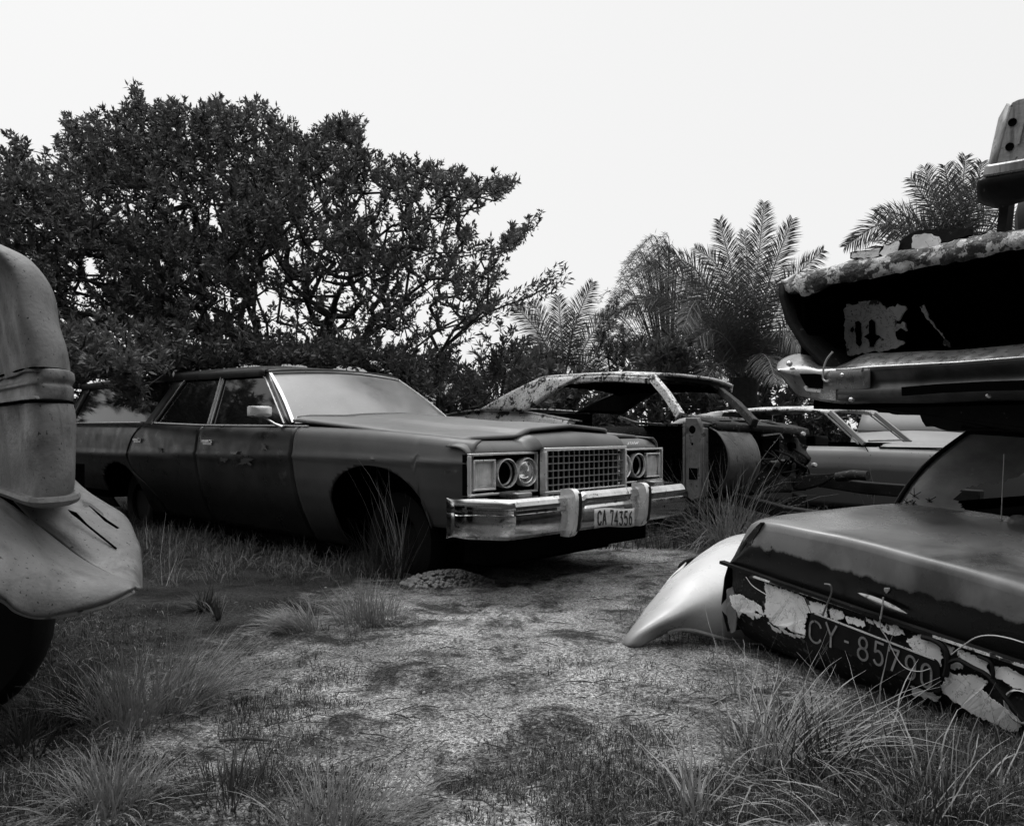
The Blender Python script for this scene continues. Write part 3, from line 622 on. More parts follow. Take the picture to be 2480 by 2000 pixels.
    for y, z_, r in ((.66, .86, .055), (.68, .62, .05), (1.18, .62, .07), (1.45, .6, .06), (1.3, .82, .035)): q.lathe((.27, y, z_), (1, 0, 0), [(.0001, 0), (r, 0), (r * 1.15, .006), (r * 1.15, -.05)], 18)
    q.box((.27, .90, .80), (.04, .26, .20)); q.build('bulkhead_hole', M['black'], bh)
    q = MB(); q.path([(.30, .74, .93), (.31, 1.0, .95), (.30, 1.07, .90)], .02, .015); q.path([(.31, .74, .68), (.32, 1.06, .70)], .02, .015)
    for i in range(14): q.lathe((.315, U(.6, 1.6), U(.5, .95)), (1, 0, 0), [(.0001, .008), (.007, .006), (.008, 0)], 8)
    q.build('bracket', M['panel'], bh)
    q = MB()
    for _ in range(9):
        y, z_ = U(.65, 1.5), U(.6, .95); q.tube(spline([(.26, y, z_), (.34 + U(0, .12), y + U(-.1, .1), z_ - U(.03, .12)), (.33, y + U(-.25, .25), z_ - U(.1, .25)), (.3, y + U(-.3, .3), z_ - U(.2, .35))], 4), U(.005, .012), 6)
    q.build('hanging_hose', M['rub'], bh)
    for y, z_ in ((1.36, .94), (1.56, .64)):
        q = MB(); q.lathe((.33, y, z_), (1, -.5, .2), [(.0001, .03), (.018, .028), (.024, .01), (.022, -.02)], 14); q.build('cap', M['white'], bh)
    # chassis rails and a wishbone
    q = MB(); q.path([(.2, 1.45, .52), (.9, 1.42, .46), (1.9, 1.40, .44)], .09, .11); q.path([(.2, .30, .40), (.8, .34, .30), (1.1, .36, .28)], .09, .10); q.build('chassis_rail', M['shell'], car, bevel=.01)
    a0 = fr.hit(1925, 1172, 'b', 1.2); 
    def w(px, py): return fr.hit(px, py, 'b', 1.2)
    q = MB(); q.loft([[w(1922, 1168), w(1945, 1152), w(1985, 1148), w(2022, 1146)], [w(1924, 1182), w(1950, 1168), w(1990, 1158), w(2022, 1150)], [w(1932, 1186), w(1962, 1184), w(1998, 1172), w(2024, 1152)]], 3, 3)
    q.tube([w(2030, 1155), w(2065, 1150), w(2098, 1152)], .028, 10); q.tube([w(1936, 1200), w(1932, 1222)], .05, 12); q.build('wishbone', M['rust'], car, solid=.02)
build_wreck()

# ------------------------------------------------------------------ pale coupe further back
def build_coupe():
    fr = Frame((3.66, 8.4, 0), (.71, -.70, 0), (.70, .71, 0))
    car = empty('pale_coupe', fr.M); tag(car, 'pale low coupe with open windows and dark lower band, between stripped coupe and stacked wrecks', 'car')
    q = MB()
    def side(a, b):
        x = lerp(-3.2, 1.75, a); zt = interp([(-3.2, .80), (-1.5, .80), (0, .80), (.8, .79), (1.75, .74)], x); z = lerp(.16, zt, b)
        return (x, .03 * (1 - b) + (.05 * max(0, b - .9) / .1) - .012 * sin(pi * b), z)
    q.grid(side, 30, 12); q.build('side_panel', M['pale'], car, solid=.01)
    q = MB(); q.grid(lambda a, b: (lerp(.12, 1.75, a), lerp(.05, 1.5, b), .80 + .045 * sin(pi * b) ** .5 - .07 * a * a), 12, 12); q.build('bonnet', M['pale'], car, solid=.01)
    q = MB(); q.box((.9, .045, .80), (1.5, .02, .012)); q.build('shut_gap', M['black'], car)
    q = MB(); q.tube([(.02, .018, .80), (.07, .013, .72), (.06, .012, .60), (.10, .014, .3)], .005, 5); q.build('door_shut_line', M['black'], car)
    q = MB(); q.grid(lambda a, b: (lerp(-2.3, -.38 - .04 * (2 * b - 1) ** 2, a), lerp(.13, 1.4, b), interp([(-2.3, 1.10), (-1.9, 1.18), (-1.3, 1.215), (-.7, 1.215), (-.38, 1.175)], lerp(-2.3, -.38, a)) + .04 * (1 - abs(2 * b - 1) ** 3)), 20, 14); q.build('roof', M['peel2'], car, solid=.03)
    q = MB()
    for y0, y1 in ((.13, .05), (1.40, 1.48)):
        q.loft([[(-2.3, y0, 1.10), (-2.0, y0, 1.16), (-1.7, y0, 1.19)], [(-2.9, y1, .80), (-2.4, y1, .80), (-1.75, y1, .80)]], 2, 4)
    q.build('rear_pillar', M['pale'], car, solid=.03)
    for y0, y1, m in ((.13, .045, 'pale2'), (1.40, 1.42, 'pale2')):
        q = MB(); q.path([(-.40, y0, 1.175), (.0, y1, .83)], .05, .045, (0, 1, 0)); q.build('windscreen_pillar', M[m], car, bevel=.006)
        q = MB(); q.path([(-.46, y0, 1.16), (-.06, y1, .83)], .015, .012, (0, 1, 0)); q.build('pillar_trim', M['trim'], car)
    q = MB(); q.box((.06, .75, .81), (.16, 1.36, .03)); q.box((-1.5, 1.42, .60), (3.0, .03, .45)); q.box((-1.4, .75, .3), (3, 1.4, .06)); q.box((-2.2, .75, .7), (.05, 1.4, .5)); q.box((-.1, .75, .6), (.05, 1.4, .38)); q.build('cabin_tub', M['black'], car)
    q = MB(); q.box((-1.0, .55, .72), (.12, .42, .36)); q.box((-.95, 1.05, .72), (.12, .42, .36)); q.build('seat', M['rub'], car, bevel=.03)
    q = MB(); q.tube([(-.05, .3, .86), (-.05, 1.3, .86)], .012, 6); q.build('dashboard_rail', M['panel'], car)
build_coupe()
def simple_car(name, Mx, label, m, L=3.9, Wd=1.55, up=0):
    car = empty(name, Mx); tag(car, label, 'car')
    q = MB(); st = []
    for x, w, zl, zh in ((-L / 2, .42, .35, .62), (-L / 2 + .06, .47, .28, .72), (-L / 2 + .7, .5, .25, .86), (-.4, .5, .22, .88), (.6, .5, .22, .87), (L / 2 - .5, .49, .25, .80), (L / 2 - .05, .46, .3, .70), (L / 2, .42, .35, .6)):
        st.append([(x, s * Wd * w, z + up) for s, z in ((-.98, zl), (-1, (zl + zh) / 2), (-.98, zh - .06), (-.8, zh), (0, zh + .03), (.8, zh), (.98, zh - .06), (1, (zl + zh) / 2), (.98, zl))])
    q.loft(st, 2, 3); q.build('body', m, car)
    q = MB(); q.loft([[(x, s * Wd * w, z + up) for s in (-1, -.5, 0, .5, 1)] for x, w, z in ((-1.25, .44, .87), (-.85, .37, 1.28), (-.3, .36, 1.34), (.25, .37, 1.30), (.85, .44, .87))], 2, 3); q.build('roof', m, car, solid=.03)
    for s in (-1, 1):
        q = MB(); q.poly([(-1.1, s * Wd * .44, .88 + up), (.72, s * Wd * .44, .88 + up), (.22, s * Wd * .385, 1.24 + up), (-.78, s * Wd * .385, 1.24 + up)], (0, s * .01, 0)); q.build('side_window', M['glassD'], car)
    for x in (-L / 2 + .75, L / 2 - .75):
        for s in (-1, 1):
            q = MB(); q.lathe((x, s * Wd * .47, .28 + up), (0, s, 0), [(.0001, .02), (.17, .02), (.28, .03), (.3, 0), (.29, -.12)], 20); q.build('wheel', M['rub'], car)
    return car
simple_car('pale_sedan', Matrix.Translation((5.75, 11.6, 0)) @ Matrix.Rotation(radians(-115), 4, 'Z'), 'small pale saloon furthest back, glimpsed through the gap under the stacked wreck', M['pale2'], up=.08)

# ------------------------------------------------------------------ sunken saloon, lower right
CF = Frame((.985, 3.66, .373), (.498, -.862, -.092), (.866, .5, 0))
zA = lambda x, y: (1950 + x / 4.062, 1450 + y / 4.062)
zB = lambda x, y: (1750 + x / 4.062, 1200 + y / 4.062)
def build_sunken():
    car = empty('sunken_saloon', CF.M); tag(car, 'wheelless saloon sunk in the grass at lower right, peeling white tail and black number plate', 'car')
    WD = 1.46
    def half(k):                                    # outline of the boot across, far edge to centre
        return k
    out = [(-.03, -.20), (-.02, -.06), (-.005, 0), (.015, .06), (.04, .13), (.066, .19), (.09, .222), (.12, .24), (.17, .250), (.25, .256), (.4, .262), (.55, .266), (.73, .268)]
    full = out + [(WD - a, c) for a, c in reversed(out[:-1])]
    def row(b, dc, ins=0, sc=1):
        r = []
        for a, c in full:
            c2 = c + dc * min(1, max(0, c / .2)); a2 = a + (ins if a < WD / 2 else -ins) * min(1, max(0, (c + .0) / .15)); r.append((a2, b, c2))
        return r
    q = MB(); q.rows([row(b, dc, i) for b, dc, i in ((.0, -.045, .03), (.004, -.03, .02), (.012, -.018, .012), (.025, -.009, .006), (.05, -.003, .002), (.09, .0, 0), (.2, .006, 0), (.4, .014, 0), (.6, .018, .005), (.8, .022, .01), (.95, .024, .02), (1.05, .022, .03))])
    rr = []
    for t in (0, .1, .2, .3, .45, .6, .75, .9, 1):
        rr.append([(a, b - .012 * sin(pi * t), (c * (1 - t) + .004 * t) if c > 0 else c) for a, b, c in row(0, -.045, .03)[2:-2]])
    q.rows(rr); q.build('boot_lid', M['trunk'], car, ang=45, dent=.004, df=4)
    q = MB(); q.rows([[(a, b, c) for b in (0, .5, 1.0, 2.0, 3.2)] for a, c in ((.02, -.30), (-.03, -.2), (-.02, -.06), (-.004, .003))]); q.rows([[(WD - a, b, c) for b in (0, .5, 1.0, 2.0, 3.2)] for a, c in ((.02, -.30), (-.03, -.2), (-.02, -.06), (-.004, .003), (.09, .2))])
    q.rows([[(a, b, c) for b in (1.0, 2.0, 3.3)] for a, c in ((-.004, .0), (.06, .19), (.12, .25))]); q.build('rear_wing', M['shell'], car)
    # corner seam beside the lid
    q = MB(); P = [CF.hit(*zB(*p), 'b', -.008) for p in ((165, 575), (170, 520), (215, 450), (230, 420), (320, 310), (375, 262), (385, 270), (350, 350), (300, 430), (235, 640), (200, 655), (225, 520), (240, 450), (200, 510))]
    q.poly(P, (0, .02, 0)); q.build('rust_split', M['rust'], car, smooth=False)
    # lower tail panel, curved under
    q = MB(); prof = [(-.012, .0), (-.006, -.02), (.0, -.06), (.0, -.16), (.012, -.21), (.04, -.26), (.10, -.33), (.2, -.38)]
    q.rows([[(lerp(-.02, WD + .02, i / 40) + (.03 * abs(c) / .3 if i == 0 else 0), b + (.05 * (1 - min(i, 40 - i) / 2) ** 2 if min(i, 40 - i) < 2 else 0) + .006 * noise.noise((i * .4, c * 9, 0)), c) for i in range(41)] for b, c in prof]); tp = q.build('tail_panel', M['rust'], car)
    q = MB(); q.path([(-.03, -.014, .012), (.3, -.02, .006), (WD / 2, -.022, .003), (WD + .02, -.015, .0)], .03, .014); q.build('lid_lip', M['shell'], car)
    q = MB(); q.path([(.17 + i * .05, -.032, .0 + .004 * noise.noise((i, 0, 0))) for i in range(26)], .005, .010); q.build('chipped_edge', M['peel2'], car)
    q = MB(); q.poly(jag([CF.hit(*zB(*p), 'b', -.004) for p in ((45, 920), (110, 900), (130, 1040), (150, 1200), (130, 1330), (90, 1350), (50, 1180))], .01, .004), (0, -.006, 0)); q.build('corner_strip', M['truck'], tp, smooth=False)
    fl = [(zB, [(80, 985), (170, 970), (250, 1000), (340, 1080), (325, 1170), (310, 1215), (240, 1160), (175, 1130), (165, 1205), (145, 1200), (150, 1120), (105, 1080)]),
          (zB, [(430, 855), (560, 900), (700, 940), (860, 1010), (1040, 1080), (1040, 1180), (860, 1150), (845, 1180), (820, 1355), (710, 1340), (650, 1285), (600, 1305), (520, 1270), (470, 1210), (430, 1160), (440, 1060), (450, 1000), (445, 920)]),
          (zB, [(330, 1160), (400, 1165), (395, 1190), (340, 1205)]), (zB, [(455, 1245), (520, 1290), (585, 1330), (575, 1360), (500, 1320)]),
          (zB, [(1065, 1115), (1200, 1130), (1220, 1190), (1180, 1215), (1130, 1215), (1085, 1180)]), (zB, [(1630, 1255), (1720, 1270), (1800, 1320), (1810, 1370), (1700, 1370), (1600, 1330)]),
          (zB, [(1430, 1190), (1500, 1230), (1510, 1260), (1470, 1260), (1425, 1220)]),
          (zA, [(1020, 400), (1130, 340), (1250, 390), (1340, 460), (1370, 560), (1360, 660), (1300, 610), (1060, 480)]),
          (zA, [(1180, 345), (1350, 405), (1480, 480), (1440, 600), (1425, 500), (1330, 400)]), (zA, [(1530, 480), (1700, 560), (1810, 600), (1840, 760), (1760, 720), (1640, 670), (1540, 560)]),
          (zA, [(1390, 700), (1500, 740), (1700, 740), (1800, 790), (1770, 890), (1880, 1000), (2000, 1070), (2130, 1230), (2040, 1330), (1900, 1260), (1740, 1190), (1600, 1110), (1500, 1040), (1370, 920), (1340, 830), (1400, 820)]),
          (zB, [(1230, 1175), (1330, 1195), (1420, 1240), (1400, 1290), (1330, 1260), (1250, 1240)]), (zB, [(230, 990), (330, 1040), (400, 1090), (430, 1180), (380, 1160), (300, 1080)]), (zB, [(1500, 1220), (1600, 1260), (1620, 1310), (1540, 1290)]), (zA, [(1420, 620), (1530, 600), (1560, 660), (1480, 690), (1400, 690)]), (zB, [(560, 1290), (700, 1360), (820, 1370), (830, 1400), (700, 1390), (590, 1340)]), (zA, [(1030, 860), (1130, 890), (1330, 960), (1290, 1010), (1130, 960), (1040, 965)]), (zA, [(1860, 680), (1960, 650), (2153, 740), (2300, 800), (2250, 900), (2080, 860), (1950, 790), (1870, 770)])]
    for i, (zz, P) in enumerate(fl):
        q = MB(); pts = jag([CF.hit(*zz(*p), 'b', -.004) for p in P], .004, .008, 70, i); pts = [Vector((p.x, -.016 - .002 * (i % 2) + (max(0, -p.z - .17) * .35), p.z)) for p in pts]
        q.poly(pts, (0, .003, 0)); q.build('paint_flake', M['flake'], tp, smooth=False)
    # plate
    TL, TR, BL, BR = [CF.hit(*zz(*p), 'b', -.035) for zz, p in ((zB, (868, 1140)), (zA, (1318, 610)), (zB, (838, 1365)), (zA, (1325, 940)))]
    out_ = -CF.b; nloc = Vector((0, -1, 0))
    PP = lambda a, b: (BL.lerp(BR, a)).lerp(TL.lerp(TR, a), b)
    q = MB(); cor = []
    for (a, b), (c0, c1) in (((0, 0), (180, 270)), ((1, 0), (270, 360)), ((1, 1), (0, 90)), ((0, 1), (90, 180))):
        for k in range(5):
            t_ = radians(lerp(c0, c1, k / 4)); ra, rb = .03, .14; cx_, cy_ = abs(a - ra), abs(b - rb); cor.append(PP(cx_ + ra * cos(t_), cy_ + rb * sin(t_)))
    q.poly(cor, (0, .004, 0)); pl = q.build('number_plate', M['plateB'], car, smooth=False)
    q = MB(); q.path([PP(lerp(.04, .97, i / 10), 1.0) + Vector((0, -.002, 0)) for i in range(11)], .004, .006); q.build('plate_edge', M['trim'], pl)
    q = MB()
    def gp(px, py, zz): return CF.hit(*zz(px, py), 'b', -.038)
    for ch, c, w, h in (('C', (912, 1340), 130, 215), ('Y', (1065, 1375), 105, 220), ('-', (1220, 1436), 60, 60), ('8', (1380, 1502), 112, 220)):
        L0 = [(c[0] - w / 2, c[1] + h / 2 - w * .19), (c[0] + w / 2, c[1] + h / 2 + w * .19)]; H0 = [(c[0] - w / 2 + 8, c[1] - h / 2 - w * .19), (c[0] + w / 2 + 8, c[1] - h / 2 + w * .19)]
        f = lambda u, v: gp(lerp(lerp(L0[0][0], L0[1][0], u), lerp(H0[0][0], H0[1][0], u), v), lerp(lerp(L0[0][1], L0[1][1], u), lerp(H0[0][1], H0[1][1], u), v), zB)
        figures(q, ch, 0, 1, 1, 0, 1, f, .0085, nloc)
    for ch, c, w, h in (('5', (722, 540), 105, 220), ('7', (870, 600), 110, 210), ('9', (1035, 672), 112, 225), ('0', (1192, 752), 118, 225)):
        L0 = [(c[0] - w / 2, c[1] + h / 2 - w * .19), (c[0] + w / 2, c[1] + h / 2 + w * .19)]; H0 = [(c[0] - w / 2 + 8, c[1] - h / 2 - w * .19), (c[0] + w / 2 + 8, c[1] - h / 2 + w * .19)]
        f = lambda u, v: gp(lerp(lerp(L0[0][0], L0[1][0], u), lerp(H0[0][0], H0[1][0], u), v), lerp(lerp(L0[0][1], L0[1][1], u), lerp(H0[0][1], H0[1][1], u), v), zA)
        figures(q, ch, 0, 1, 1, 0, 1, f, .0085, nloc)
    q.build('plate_figures', M['inkW'], pl, smooth=False)
    # chrome boot handle and small emblem
    q = MB(); a, b = CF.hit(*zB(1330, 955), 'b', -.03), CF.hit(*zB(1818, 1162), 'b', -.03); mid = a.lerp(b, .5)
    q.loft([[a.lerp(b, t) + Vector((0, -.014 * sin(pi * t) ** .5 * w, (-.013 + .026 * k) * sin(pi * t) ** .7)) for k, w in ((0, 0), (.3, .8), (.6, 1), (1, 0))] for t in [i / 14 for i in range(15)]], 2, 1); q.build('boot_handle', M['panel'], car, ang=180)
    q = MB(); q.poly([CF.hit(*zB(*p), 'b', -.012) for p in ((1595, 905), (1650, 905), (1650, 935), (1620, 968), (1596, 935))], (0, -.006, 0)); q.build('shield_emblem', M['panel'], car, bevel=.002)
    # rear window and its seal
    wb = [CF.hit(2175, 1226, 'b', .93), CF.hit(2270, 1250, 'b', .95), CF.hit(2395, 1284, 'b', .955), Vector((1.25, .93, .275))]
    wt = [CF.hit(2352, 1048, 'b', 1.42)]; h = wt[0].z; wt += [Vector((wt[0].x + .3, 1.46, h + .01)), Vector((wt[0].x + .62, 1.46, h + .01)), Vector((1.16, 1.42, h))]
    q = MB(); rows = []
    for k in range(9):
        t = k / 8; rows.append([a.lerp(b, t) + Vector((-.03 * sin(pi * t) * (1 if i == 0 else 0), -.03 * sin(pi * t), .0)) for i, (a, b) in enumerate(zip(wb, wt))])
    hole = [(.30, .30), (.36, .42), (.45, .47), (.50, .62), (.48, .95), (1.2, 1.2), (1.2, -.2), (.60, -.05), (.52, .05), (.42, .14), (.33, .20)]
    def inpoly(x, y, P):
        c = False
        for i in range(len(P)):
            (x0, y0), (x1, y1) = P[i], P[i - 1]
            if (y0 > y) != (y1 > y) and x < (x1 - x0) * (y - y0) / (y1 - y0) + x0: c = not c
        return c
    def W(s, t):
        i = min(2, int(s * 3)); f = s * 3 - i; k = min(7, int(t * 8)); g_ = t * 8 - k
        return rows[k][i].lerp(rows[k][i + 1], f).lerp(rows[k + 1][i].lerp(rows[k + 1][i + 1], f), g_)
    q = MB(); n1, n2 = 70, 50; idx = [[q.add(W(i / n1, j / n2)) for i in range(n1 + 1)] for j in range(n2 + 1)]
    for j in range(n2):
        for i in range(n1):
            u, v = (i + .5) / n1, (j + .5) / n2; u2 = u + .02 * noise.noise((u * 14, v * 14, 0)); v2 = v + .03 * noise.noise((u * 14, v * 14, 9))
            if not inpoly(u2, v2, hole): q.f.append((idx[j][i], idx[j][i + 1], idx[j + 1][i + 1], idx[j + 1][i]))
    gm = mat('crazed_glass', .42, .2, var=.35, vs_=5, bump=(60, .1), patch=[(.5, .70, .72, 9)], speck=(.42, .68, .72, 60), spec=.7)
    rw = q.build('rear_window', gm, car, ang=180)
    q = MB(); q.tube([W(s / 12, 0) + Vector((0, -.014, .004)) for s in range(13)], .016, 8); q.tube([W(0, s / 12) + Vector((-.012, -.008, .0)) for s in range(13)], .012, 8); q.tube([W(s / 12, 1) for s in range(13)], .014, 8); q.build('window_seal', M['rub'], car)
    q = MB(); a0 = W(0, 0)
    for x, y in ((.07, .16), (.10, .08), (.19, .14), (.05, .07)):
        for k in range(6):
            t_ = k * pi / 3 + x * 9; l = U(.015, .045); q.bar(W(x, y) + Vector((0, -.006, 0)), W(x, y) + Vector((cos(t_) * l, -.008, sin(t_) * l)), .003, .003)
    q.build('glass_crack', M['rub'], rw)
    # cabin: far pillar, roof, dark inside
    q = MB(); t0 = W(0, 0); t1 = W(0, 1)
    q.rows([[t0 + Vector((-.012, .0, -.0)), t0.lerp(t1, .5) + Vector((-.022, -.028, .0)), t1 + Vector((-.012, .02, .01))], [t0 + Vector((-.10, .34, -.02)), t0.lerp(t1, .5) + Vector((-.055, .22, .02)), t1 + Vector((-.03, .25, .02))]]); q.build('rear_pillar', M['shell'], car, solid=.02)
    q = MB(); q.grid(lambda a, b: (lerp(t1.x - .02, 1.20, a), lerp(1.42, 2.6, b), h + .02 + .03 * sin(pi * a) + .02 * sin(pi * b)), 10, 8); q.build('roof', M['shell'], car, solid=.02)
    q = MB(); q.box((.73, 1.9, .05), (1.4, 2.4, .3)); q.box((.73, 1.2, .2), (1.3, .4, .06)); q.box((.7, 2.6, .4), (1.2, .05, .6)); q.build('cabin_floor', M['black'], car)
    for k, (dx, dz) in enumerate(((0, 0),)):
        a_ = CF.hit(2424, 1276, 'b', .90); b_ = CF.hit(2432, 1100, 'b', .93); q = MB(); q.tube([a_, b_], .0025, 6); q.lathe(a_ - Vector((0, 0, .01)), (0, 0, 1), [(.024, 0), (.02, .012), (.006, .02), (.005, .045), (.0001, .045)], 14); q.build('aerial', M['wire'], car)
    q = MB(); c = CF.hit(2466, 1262, 'b', .90); q.lathe(c, (0, -.3, 1), [(.0001, .02), (.03, .018), (.04, .0), (.038, -.02)], 14); q.build('wiper_boss', M['panel'], car)
    # tail lamp bowl at the near corner and loose wires
    q = MB(); c = CF.hit(2478, 1710, 'b', .0); q.lathe(c, (0, -1, 0), [(.045, -.01), (.05, .015), (.055, .012), (.06, -.01)], 24); q.build('lamp_ring', M['trim'], car)
    def wire(pts, r, m='wire', b=-.045): q = MB(); q.tube(spline([CF.hit(*p, 'b', b) for p in pts], 6), r, 6); return q.build('bent_wire', M[m], car)
    wire([zB(1005, 868), zB(1060, 880), zB(1075, 940), zB(1050, 1020), zB(1010, 1110), zB(985, 1180)], .004, 'scuffed')
    wire([zB(1580, 1000), zB(1575, 1080), zB(1555, 1210)], .003); wire([zA(735, 170), zA(745, 290), zA(800, 380), zA(900, 580), zA(990, 680), zA(1120, 712), zA(1230, 685)], .0018)
    wire([zA(1440, 545), zA(1540, 470), zA(1680, 380), zA(1830, 358), zA(2000, 385), zA(2150, 430)], .0025); wire([zA(1150, 370), zA(1280, 410), zA(1380, 500), zA(1400, 640), zA(1380, 760)], .010, 'rub', -.03)
    wire([zA(1390, 640), zA(1500, 600), zA(1640, 670), zA(1800, 760), zA(1950, 950), zA(2150, 1200)], .008, 'rub', -.03); wire([zA(1700, 560), zA(1820, 620), zA(1850, 740), zA(1820, 790)], .006, 'rub', -.03)
    wire([zB(230, 800), zB(300, 890), zB(440, 980)], .002); wire([zB(800, 990), zB(900, 1230), zB(1040, 1600)], .0015, 'shell')
build_sunken()

# ------------------------------------------------------------------ wreck stacked on the sunken saloon
UF = Frame((1.29, 3.9, 0), (.562, -.827, 0), (.827, .562, 0))
z5 = lambda x, y: (1850 + x / 2.17, 200 + y / 2.17)
zC = lambda x, y: (1880 + x / 3.588, 700 + y / 3.588)
zD = lambda x, y: (2180 + x / 3.947, 200 + y / 3.947)
def build_upper():
    car = empty('upper_wreck', UF.M); tag(car, 'gutted dark car body with flaking pale tail edge, stacked on the sunken saloon', 'car')
    h = lambda x, y, b=0: UF.hit(*z5(x, y), 'b', b)
    # flaking upper edge of the tail, thick and eaten away
    top = [(90, 1042), (160, 1020), (300, 985), (450, 945), (600, 915), (760, 880), (900, 858), (1050, 825), (1200, 800), (1367, 775), (1560, 745)]
    bot = [(88, 1068), (200, 1122), (320, 1068), (450, 1046), (600, 1018), (760, 980), (900, 958), (1050, 925), (1200, 898), (1367, 872), (1560, 845)]
    q = MB(); r0 = spline([h(x, y - 6, .10) for x, y in top], 8); r1 = spline([h(x, y) for x, y in top], 8); r2 = spline([h(x, y, -.012) + Vector((0, 0, .0)) for x, y in [((a + c) / 2, (b + d) / 2) for (a, b), (c, d) in zip(top, bot)]], 8); r3 = spline([h(x, y, .0) for x, y in bot], 8)
    def jit(r, s_, k): return [p + Vector((0, noise.noise(p * 30) * s_, noise.noise(p * 22 + Vector((k, 0, 0))) * s_)) for p in r]
    r4 = [Vector((p.x, .06, p.z + .01)) for p in r3]
    q.rows([jit(r0, .01, 0), jit(r1, .014, 1), jit([a.lerp(b, .5) for a, b in zip(r1, r2)], .012, 5), jit(r2, .012, 2), jit([a.lerp(b, .5) for a, b in zip(r2, r3)], .014, 7), jit(r3, .022, 3), r4])
    q.build('tail_edge', M['edge'], car, ang=180)
    q = MB(); q.rows([[p for p in jit(r0, .01, 0)], [Vector((p.x, .5, p.z + .06)) for p in r0], [Vector((p.x, 1.0, p.z + .02)) for p in r0]]); q.build('boot_top', M['edge'], car, solid=.02)
    # torn sheet standing on the edge
    q = MB(); P = [h(x, y, .06) for x, y in ((455, 925), (460, 888), (560, 880), (700, 835), (800, 780), (900, 768), (1075, 772), (1080, 800), (1000, 830), (930, 860), (800, 895), (600, 925))]
    q.poly(jag(P, .02, .006, 40), (0, .03, 0)); q.build('torn_sheet', M['shell'], car)
    for k, P in enumerate((((460, 925), (470, 895), (560, 885), (610, 870), (600, 915), (520, 925)), ((610, 900), (640, 860), (700, 835), (718, 850), (700, 890), (640, 915)), ((775, 870), (780, 810), (830, 790), (920, 815), (930, 850), (860, 880)))):
        q = MB(); q.poly(jag([h(x, y, .05) for x, y in P], .012, .008, 50), (0, -.004, 0)); q.build('paint_flake', M['flake'], car)
    # hollow tail: slanted left wing, rear wall, floor
    q = MB(); prof = [(.012, 1.70), (.012, 1.63), (.05, 1.51), (.135, 1.385), (.235, 1.29), (.30, 1.20)]
    q.rows([[(a + .03 * b * .2, b, z) for b in (0, .4, 1.0, 1.8, 2.6)] for a, z in prof]); q.rows([[(a, 0, z), (a + .02, .0, z - .003), (a + .035, .03, z)] for a, z in prof]); q.build('side_wing', M['shell'], car, solid=.012)
    q = MB(); q.box((.85, .52, 1.45), (1.5, .04, .66)); q.box((.85, 1.4, 1.16), (1.45, 2.6, .14)); q.box((.10, .30, 1.42), (.02, .5, .5)); q.box((.9, 1.5, 1.5), (1.3, 1.9, .45)); q.quad((.03, .05, 1.67), (1.5, .05, 1.68), (1.5, 1.1, 1.74), (.03, 1.1, 1.70)); q.quad((.03, .9, 1.2), (.03, .9, 1.75), (1.5, .9, 1.75), (1.5, .9, 1.2)); q.build('boot_cavity', M['black'], car)
    q = MB(); q.grid(lambda a, b: (lerp(.06, .16, a), .1 + .15 * a, lerp(1.30, 1.64, b)), 4, 6); q.build('lamp_recess', M['black'], car)
    # pale inner panel with keyhole slots
    P = [(420, 1200), (440, 1165), (545, 1150), (600, 1150), (640, 1185), (705, 1165), (740, 1175), (735, 1215), (705, 1255), (680, 1240), (690, 1290), (740, 1250), (745, 1300), (715, 1330), (740, 1370), (690, 1400), (600, 1415), (520, 1425), (440, 1430), (425, 1330)]
    q = MB(); q.poly(jag([h(x, y, .28) for x, y in P], .012, .010, 45), (0, .01, 0)); ip = q.build('inner_panel', mat('inner_panel_paint', .60, .5, var=.25, vs_=8, patch=[(.02, .60, .62, 9)], crack=(.05, .01, 8), speck=(.05, .66, .7, 40), bump=(40, .3)), car)
    for P in ([(478, 1260), (492, 1252), (508, 1265), (512, 1370), (500, 1388), (485, 1370)], [(552, 1255), (566, 1245), (582, 1258), (584, 1320), (610, 1335), (585, 1360), (575, 1390), (555, 1385), (550, 1350), (525, 1335), (550, 1318)], [(455, 1290), (468, 1285), (472, 1300), (462, 1312), (452, 1305)], [(690, 1310), (720, 1290), (745, 1310), (740, 1360), (700, 1350)]):
        q = MB(); q.poly(jag([h(x, y, .272) for x, y in P], .008, .003, 60), (0, .004, 0)); q.build('rust_hole', M['black'], ip)
    q = MB(); q.poly(jag([h(x, y, .3) for x, y in ((818, 1180), (840, 1170), (870, 1240), (920, 1300), (975, 1370), (985, 1390), (935, 1385), (950, 1350), (900, 1290), (850, 1235))], .01, .006, 60), (0, .006, 0)); q.build('torn_strip', M['peel2'], car)
    # bumper: tapered end cap and long folded blade
    hb = lambda x, y, b=-.10: UF.hit(*zC(x, y), 'b', b)
    q = MB()
    capT = [(10, 690), (30, 640), (100, 595), (200, 572), (290, 590), (350, 640), (400, 672), (600, 690), (820, 672)]
    capM = [(8, 700), (60, 705), (120, 712), (200, 715), (290, 715), (350, 718), (400, 718), (600, 706), (820, 690)]
    capB = [(20, 722), (60, 770), (110, 830), (190, 910), (290, 940), (350, 955), (400, 968), (600, 990), (820, 985)]
    midB = [tuple((a + b) / 2 for a, b in zip(p, r)) for p, r in zip(capM, capB)]
    q.loft([[hb(x, y, .06) for x, y in capT], [hb(x, y, -.05) for x, y in [((a + c) / 2, (b + d) / 2) for (a, b), (c, d) in zip(capT, capM)]], [hb(x, y, -.10) for x, y in capM], [hb(x, y, -.09) for x, y in midB], [hb(x, y, -.03) for x, y in capB]], 3, 4)
    bo = q.build('rear_bumper', M['scuffed'], car, solid=.006, ang=60)
    q = MB(); T2 = [(520, 690), (640, 640), (790, 575), (1000, 568), (1300, 552), (1560, 545), (1800, 525), (2153, 492), (2600, 450)]
